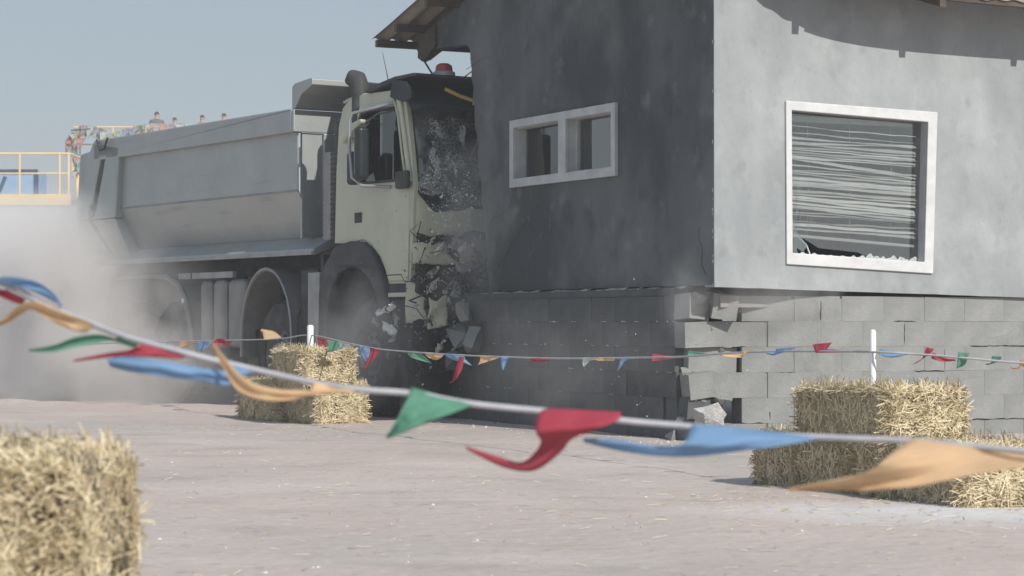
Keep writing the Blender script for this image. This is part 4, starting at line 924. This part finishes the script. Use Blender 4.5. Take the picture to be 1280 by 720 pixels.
# ------------------------------------------------------------------ viewing platforms, people and things behind the truck
def platform(name, x0, x1, y0, y1, z, rail_h, posts_x, label, legs=True, thick=.28, brace=True):
    root = empty(name, (x0, y0, 0), 0, label, 'platform'); X = lambda v: v - x0
    obj('deck', MB().box(0,x1-x0,.1,y1-y0,z-.12,z), M['deck'], root)
    obj('edge_beam', MB().box(-.05,x1-x0+.05,0,.095,z-thick,z+.02), M['scaffold'], root)
    for hh in (1.0,.52): obj('rail', MB().tube([(0,.05,z+rail_h*hh),(x1-x0,.05,z+rail_h*hh)], .035 if hh == 1 else .025, 6), M['scaffold'], root)
    obj('rail', MB().tube([(x1-x0,.05,z+rail_h),(x1-x0,y1-y0,z+rail_h)], .035, 6), M['scaffold'], root)
    for px_ in posts_x: obj('rail_post', MB().tube([(X(px_),.05,z+.02),(X(px_),.05,z+rail_h)], .03, 6), M['scaffold'], root)
    if legs:
        for lx in (x0+.1, x1-.1):
            for ly in (.15, y1-y0-.15): obj('leg', MB().tube([(X(lx),ly,-.02),(X(lx),ly,z-thick)], .07, 8), M['scaffold'], root)
        if brace: obj('brace', MB().tube([(X(x1-.1),.15,z-thick),(X(x1-3.2),.15,z-thick-2.6)], .06, 6), M['scaffold'], root)
    return root
pa = at(86,248,60); 
platform('yellow_platform', -18.5, pa.x, 60, 63.5, 4.40, 1.12, [-16.5,-14.4,at(24,220,60).x,at(73,220,60).x+.02,pa.x-.02], 'pale yellow scaffold platform with rails left of the truck')
pb0, pb1 = at(92,170,75).x, at(330,170,75).x
platform('viewing_platform', pb0, pb1, 75, 78, 6.35, 1.22, list(np.linspace(pb0+.05, pb1-.05, 6)), 'high yellow railed platform behind the tipper body carrying four onlookers')
bpn = empty('blue_container', (at(0,0,61.6).x-2.2, 61.6, 4.40), 0, 'pale blue boxy container with dark frame on the yellow platform', 'container')
xw = at(46,0,61.6).x - (at(0,0,61.6).x-2.2)
obj('body', MB().box(0,xw,0,1.4,.02,.76), M['bluepanel'], bpn)
obj('frame', MB().box(-.03,xw+.05,-.05,-.002,.70,.80).box(xw-.04,xw+.07,-.05,-.002,.0,.69), M['navy'], bpn)
obj('strut', MB().tube([(xw-1.0,-.03,.2),(xw-.85,-.03,.6)], .05, 6), M['navy'], bpn)
# colourful pennants bunched on the end of the high platform's rail
def pennants(label, tape, n, seed, sz):
    rnd = random.Random(seed); pts = smooth_rows(tape, 10); P = [at(*p_) for p_ in pts]; root = empty('bunting', P[0], 0, label, 'bunting'); inv = -P[0]
    obj('tape', MB().tube(P, .02, 5), M['string'], root, loc=inv)
    for i in range(n):
        q = P[int((i+.5)/n*len(P))]; w_ = sz*rnd.uniform(.7,1.3); h_ = sz*rnd.uniform(.8,1.5); dx, dy = rnd.uniform(-.5,.3)*sz, rnd.uniform(-.3,.3)
        c = rnd.choice(['paleflag','paleflag','paleflag','paleflag','paleflag','mint','pink','orange','lilac'])
        f_ = MB().grid(3,3,lambda a,b:(q.x+(a-.5)*w_*(1-b)+dx*b, q.y-.05+dy*b+.06*math.sin(a*3+b*4+i), q.z-h_*b*rnd.uniform(.95,1.05)+.03))
        obj('flag', f_, M[c], root, loc=inv, solid=.004)
pennants('faded colourful pennants bunched along the high rail above the tipper rear', [(86,178,74.6),(95,166,74.6),(108,158,74.6),(125,163,74.6),(140,168,74.5),(160,163,74.5),(185,156,74.5),(215,156,74.5),(265,155,74.5)], 96, 3, .32)
pennants('faded colourful pennants hanging beside the tipper tailgate', [(104,172,73.5),(92,186,73.5),(98,200,73.5),(97,214,73.5)], 20, 8, .26)
obj_f = empty('signal_mast', at(100,180,74), 0, 'thin dark mast with crossbar rising above the pennants', 'mast')
q0 = at(100,180,74); 
obj('pole', MB().tube([(0,0,-q0.z),(0,0,at(100,158,74).z-q0.z)], .022, 6), M['navy'], obj_f)
obj('crossbar', MB().tube([(-.3,0,at(100,163,74).z-q0.z),(.35,0,at(100,161,74).z-q0.z)], .025, 6), M['navy'], obj_f)

def person(x, y, z, h, rz, shirt, label, pose=0):
    """one continuous skinned body; hair and clothes follow its height"""
    k = h/1.75
    J = {'pelvis':(0,0,.95),'waist':(0,0,1.1),'chest':(0,-.01,1.32),'neck0':(0,0,1.47),'neck':(0,-.005,1.54),'jaw':(0,-.02,1.60),'head':(0,-.01,1.67),'crown':(0,.005,1.735)}
    Rr = {'pelvis':.15,'waist':.135,'chest':.165,'neck0':.10,'neck':.052,'jaw':.07,'head':.088,'crown':.055}
    E = [('pelvis','waist'),('waist','chest'),('chest','neck0'),('neck0','neck'),('neck','jaw'),('jaw','head'),('head','crown')]
    for sg, n in ((-1,'r'),(1,'l')):
        fw = -.22 if pose in (1,2) else -.04
        for nm, co, r_ in (('hip',(.10*sg,0,.90),.10),('knee',(.11*sg,-.02,.50),.062),('ankle',(.115*sg,.02,.09),.042),('toe',(.13*sg,-.15,.035),.035),
                           ('sho',(.185*sg,0,1.42),.065),('elb',(.26*sg,.03,1.14),.043),('wri',(.22*sg if pose else .27*sg,fw-.02,1.02 if pose else .90),.03),('palm',(.20*sg if pose else .275*sg,fw-.07,1.0 if pose else .82),.032)):
            J[nm+n] = co; Rr[nm+n] = r_
        E += [('pelvis','hip'+n),('hip'+n,'knee'+n),('knee'+n,'ankle'+n),('ankle'+n,'toe'+n),('chest','sho'+n),('sho'+n,'elb'+n),('elb'+n,'wri'+n),('wri'+n,'palm'+n)]
        b = Vector(J['palm'+n])
        for q in range(4):
            o_ = Vector(((q-1.5)*.018, -.03-.012*(1-abs(q-1.3)/2), -.035)); J[f'f{q}{n}'] = tuple(b+o_); J[f'g{q}{n}'] = tuple(b+o_*1.9); Rr[f'f{q}{n}'] = .009; Rr[f'g{q}{n}'] = .007
            E += [('palm'+n,f'f{q}{n}'),(f'f{q}{n}',f'g{q}{n}')]
        J['th'+n] = tuple(b+Vector((-.04*sg,-.03,.0))); Rr['th'+n] = .010; E.append(('palm'+n,'th'+n))
    names = list(J); me = bpy.data.meshes.new('body'); me.from_pydata([Vector(J[n])*k for n in names], [(names.index(a),names.index(b)) for a,b in E], [])
    o = bpy.data.objects.new('tmp', me); COL.objects.link(o); md = o.modifiers.new('skin','SKIN'); md.use_smooth_shade = True
    sv = me.skin_vertices[0].data
    for i, n in enumerate(names): sv[i].radius = (Rr[n]*k*(1.25 if n in ('chest','pelvis','waist','neck0') else 1), Rr[n]*k); 
    sv[0].use_root = True
    o.modifiers.new('sub','SUBSURF').levels = 1
    dg = bpy.context.evaluated_depsgraph_get(); m2_ = bpy.data.meshes.new_from_object(o.evaluated_get(dg)); bpy.data.objects.remove(o)
    m2_.materials.clear()
    for mm in ('skin', shirt, 'trouser', 'hair'): m2_.materials.append(M[mm])
    for p_ in m2_.polygons:
        c = p_.center/k; idx = 1 if c.z > .98 else 2
        if c.z > 1.50: idx = 0
        if c.z > 1.655 or (c.z > 1.56 and c.y > .0): idx = 3
        if abs(c.x) > .15 and c.z < 1.08 and (c.y < -.12 or (not pose and c.z < .95)): idx = 0
        if c.z < .07: idx = 3
        p_.material_index = idx; p_.use_smooth = True
    ob = bpy.data.objects.new('person', m2_); COL.objects.link(ob); ob.location = (x,y,z); ob.rotation_euler = (0,0,rz); tag(ob, label, 'person', 'onlookers on the high platform')
    fm = MB()
    for sx in (-.03,.03): fm.lathe([(-.006,0),(-.006,.008),(.004,.008),(.006,0)], lambda hh,r_,a:(sx*k+r_*math.cos(a)*k,(-.098+hh)*k,(1.665+r_*math.sin(a))*k), 8)
    obj('eyes', fm, M['hair'], ob); obj('nose', MB().add([(v[0]*k,v[1]*k,v[2]*k) for v in ((-.012,-.09,1.63),(.012,-.09,1.63),(0,-.115,1.632),(0,-.092,1.668))], [(0,1,2),(0,2,3),(1,3,2),(0,3,1)]), M['skin'], ob)
    for sx in (-1,1): obj('ear', MB().lathe([(-.01,0),(-.008,.02),(.008,.022),(.01,0)], lambda hh,r_,a:((sx*.082+hh)*k,(.0+r_*math.cos(a)*.7)*k,(1.645+r_*math.sin(a))*k), 8), M['skin'], ob)
for (px_, top, sh, rz, lab, ps, Yp) in ((196,137,'shirt_grey',R(8),'person in grey jacket standing highest at the left of the four onlookers',1,76.4),
    (218,146,'shirt_olive',R(50),'person in olive top, shortest, second from the left on the high platform',0,76.9),
    (253,143,'shirt_pale',R(-30),'person in pale top, third from the left on the high platform',2,76.6),
    (280,140,'shirt_navy',R(15),'person in dark navy top at the right end of the onlookers',1,77.0)):
    tp_ = at(px_, top, Yp); h_ = min(1.9, max(1.5, tp_.z-6.35)); person(tp_.x, Yp, 6.35, h_, rz, sh, lab, ps)

# ------------------------------------------------------------------ loose straw, stones, glass crumbs
def litter():
    n = 1700; rng = np.random.default_rng(5); y = 5 + 16*rng.random(n)**1.1; x = (rng.random(n)*2-1)*(.27*y+.3)
    x[:350] = 1.9 + rng.normal(0,.8,350); y[:350] = 11.0 + rng.normal(0,.7,350); x[350:500] = -1.5+rng.normal(0,.7,150); y[350:500] = 19+rng.normal(0,.6,150)
    x[500:600] = -1.0+rng.normal(0,.4,100); y[500:600] = 5.6+rng.normal(0,.8,100)
    z = np.array([gz(a,b) for a,b in zip(x,y)])+.006; an = rng.random(n)*6.28; ln = rng.uniform(.02,.075,n); w = rng.uniform(.0012,.0026,n)
    t = np.stack([np.cos(an),np.sin(an),rng.normal(0,.12,n)],1); b = np.stack([-np.sin(an),np.cos(an),np.zeros(n)],1); c = np.stack([x,y,z],1)
    V = np.zeros((n,6,3))
    for i, a in enumerate((-.5,.5)):
        q = c + t*(ln*a)[:,None]; V[:,i*3] = q-b*w[:,None]; V[:,i*3+1] = q+np.array([0,0,1])*w[:,None]*1.2; V[:,i*3+2] = q+b*w[:,None]
    Fc = (np.arange(n)[:,None,None]*6+np.array([[0,1,4,3],[1,2,5,4]])[None]).reshape(-1,4)
    o = obj('loose_straw', np_mesh('loose_straw', V.reshape(-1,3), Fc, M['litter']), None); stuff(o); o['label'] = 'loose straw stalks scattered over the ground'
    m = MB()
    for k in range(900):
        y_ = 6 + 15*random.random()**1.1; x_ = U(-1,1)*(.26*y_+.3); s_ = random.choice((.003,.004,.004,.005,.006,.010)); z_ = gz(x_,y_)
        if k < 300: q = hw(U(-.7,.9), U(-.5,.4) if k < 120 else U(.4,4.2), 0); x_, y_ = q.x - U(0,.25), q.y - U(0,.2); z_ = gz(x_,y_); s_ *= 1.8
        m.add([(x_-s_*U(.7,1.3),y_,z_),(x_,y_-s_*U(.7,1.3),z_),(x_+s_*U(.7,1.3),y_,z_),(x_,y_+s_,z_),(x_+s_*.2,y_,z_+s_*U(.6,1.1))], [(0,1,4),(1,2,4),(2,3,4),(3,0,4)])
    o = obj('small_stones', m, M['pebble']); stuff(o); o['label'] = 'small pale stones and rubble crumbs on the ground'
litter()
def crumbs(name, label, n, gen, s0, s1, m):
    mb = MB()
    for k in range(n):
        c = gen(); s_ = U(s0,s1); d = [Vector((U(-1,1),U(-1,1),U(-1,1)))*s_ for _ in range(4)]
        mb.add([c+d[0], c+d[1], c+d[2], c+d[3]], [(0,1,2),(0,2,3),(0,3,1),(1,3,2)])
    o = obj(name, mb, m); stuff(o); o['label'] = label
def g1():
    y = abs(random.gauss(.35,.3)); return truck_m @ Vector((1.02 + abs(random.gauss(.03,.10)), y-.05, random.gauss(2.02,.22)))
crumbs('flying_glass', 'white crumbs of windscreen glass flying before the truck front', 900, g1, .0022, .0085, M['shard'])
def g2_(): return truck_m @ Vector((.95+abs(random.gauss(.05,.12)), random.gauss(.35,.35), random.gauss(1.2,.35)))
crumbs('flying_debris', 'dark and pale debris flying round the crushed bumper', 380, g2_, .006, .026, M['steel'])
def g3_(): return hw(random.gauss(.0,.18)-.15, random.gauss(.5,.9), abs(random.gauss(.6,.4)))
crumbs('flying_grit', 'pale mortar grit flying off the house corner', 120, g3_, .003, .010, M['block_raw'])

# ------------------------------------------------------------------ dust
def dust(name, label, loc, rz, dims, dens, nsc, build, col=(.955,.935,.91), edge=.0):
    """box of drifting dust; build(nodes, links, P) returns a socket with the envelope 0..1 in local -1..1 coordinates"""
    o = obj(name, MB().box(-1,1,-1,1,-1,1), None, loc=loc, rot=(0,0,rz)); o.scale = dims; stuff(o); o['label'] = label
    m = bpy.data.materials.new(name); m.use_nodes = True; t = m.node_tree; N = t.nodes; L = t.links; N.remove(N['Principled BSDF'])
    pv = N.new('ShaderNodeVolumePrincipled'); pv.inputs['Color'].default_value = (*col,1); pv.inputs['Anisotropy'].default_value = .15
    tc = N.new('ShaderNodeTexCoord'); sp = N.new('ShaderNodeSeparateXYZ'); L.new(tc.outputs['Object'], sp.inputs[0])
    def mth(op, a, b=None, c=None, clamp=False):
        n = N.new('ShaderNodeMath'); n.operation = op; n.use_clamp = clamp
        for i, v in enumerate((a,b,c)):
            if v is None: continue
            if isinstance(v, (int,float)): n.inputs[i].default_value = v
            else: L.new(v, n.inputs[i])
        return n.outputs[0]
    env = build(mth, sp.outputs[0], sp.outputs[1], sp.outputs[2])
    mp = N.new('ShaderNodeMapping'); mp.inputs['Scale'].default_value = tuple(d for d in dims); L.new(tc.outputs['Object'], mp.inputs[0])
    nz = N.new('ShaderNodeTexNoise'); nz.inputs['Scale'].default_value = nsc; nz.inputs['Detail'].default_value = 4; nz.inputs['Roughness'].default_value = .55; nz.inputs['Distortion'].default_value = .4
    L.new(mp.outputs[0], nz.inputs['Vector'])
    k = mth('MULTIPLY_ADD', nz.outputs['Fac'], 2.4, -1.2)                      # about -.6 .. .6
    v = mth('ADD', env, mth('MULTIPLY', k, .95)); v = mth('SUBTRACT', v, .12); v = mth('MULTIPLY', v, 1.25, None, True)
    v = mth('MULTIPLY', v, mth('MULTIPLY', env, 3, None, True)); v = mth('MULTIPLY', v, dens); L.new(v, pv.inputs['Density'])
    L.new(pv.outputs[0], N['Material Output'].inputs['Volume']); o.data.materials.clear(); o.data.materials.append(m)
    return o
DL, DW, DH = 6.2, 2.0, 1.75                                                    # half sizes, along / across / up
def env_rear(mth, x, y, z):
    # x: -1 far behind .. +1 front wheels; dense behind the tipper, thinning forward and upward
    a = mth('MULTIPLY_ADD', x, -1.2, 1.26, True)
    top = mth('MULTIPLY_ADD', a, 1.10, -.70)                                   # height of the cloud top in -1..1
    h = mth('MULTIPLY_ADD', mth('SUBTRACT', top, z), 1.7, .35, True)
    lat = mth('SUBTRACT', 1.0, mth('MULTIPLY', y, y), None, True); en = mth('SUBTRACT', 1.0, mth('POWER', mth('ABSOLUTE', x), 8), None, True)
    return mth('MULTIPLY', mth('MULTIPLY', h, mth('MULTIPLY_ADD', a, .8, .2, True)), mth('MULTIPLY', lat, en))
cdu = truck_m @ Vector((-8.0, .75, DH-.08))
dust('dust_cloud', 'tan dust cloud billowing round the rear wheels and behind the truck', cdu, TA, (DL,DW,DH), 2.6, .8, env_rear)
def env_ball(mth, x, y, z):
    r2 = mth('ADD', mth('ADD', mth('MULTIPLY', x, x), mth('MULTIPLY', y, y)), mth('MULTIPLY', z, z))
    return mth('SUBTRACT', 1.0, mth('SQRT', r2), None, True)
q = truck_m @ Vector((1.25,.62,1.65)); dust('dust_puff', 'grey dust puff where the truck front meets the house wall', q, TA, (.6,.75,1.35), 1.3, 2.6, env_ball, (.95,.95,.945))
q = truck_m @ Vector((.35,-.25,.75)); dust('dust_puff', 'thin dust drifting round the front wheel and step', q, TA, (1.2,.6,.85), .55, 1.8, env_ball, (.95,.95,.945))
q = hw(-.10,.25,1.15); dust('dust_puff', 'pale dust puff at the cracked corner of the house', q, HA, (.24,.32,.42), 1.1, 3.0, env_ball, (.95,.95,.945))
q = hw(.55,-.02,1.12); dust('dust_puff', 'thin dust wisp under the front wall of the house', q, HA, (.75,.30,.28), 1.2, 3.0, env_ball, (.95,.95,.945))
q = hw(-.35,1.9,.55); dust('dust_puff', 'thin dust drifting along the dark side of the block base', q, HA, (.5,2.4,.65), .22, 1.6, env_ball, (.95,.95,.945))

# ------------------------------------------------------------------ thin dusty air
hzm = bpy.data.materials.new('haze'); hzm.use_nodes = True; t = hzm.node_tree; t.nodes.remove(t.nodes['Principled BSDF'])
pv = t.nodes.new('ShaderNodeVolumePrincipled'); pv.inputs['Color'].default_value = (.86,.89,.92,1); pv.inputs['Density'].default_value = .0025; pv.inputs['Anisotropy'].default_value = .2
t.links.new(pv.outputs[0], t.nodes['Material Output'].inputs['Volume'])
hb = obj('haze', MB().box(-4500,4500,-600,5200,-1.2,14), hzm); stuff(hb); hb['label'] = 'thin dusty haze in the air over the whole yard'
def g4(): return truck_m @ Vector((1.04 + abs(random.gauss(.04,.08)), abs(random.gauss(.4,.25))-.03, U(.85,1.85)))
crumbs('glass_crumbs', 'white crumbs of shattered glass caught in the crushed front', 420, g4, .002, .010, M['shard'])
def g5(): return truck_m @ Vector((1.05 + abs(random.gauss(.03,.06)), abs(random.gauss(.42,.22))-.03, random.gauss(2.02,.2)))
crumbs('glass_flakes', 'larger pale flakes of broken windscreen', 70, g5, .010, .026, M['shard'])
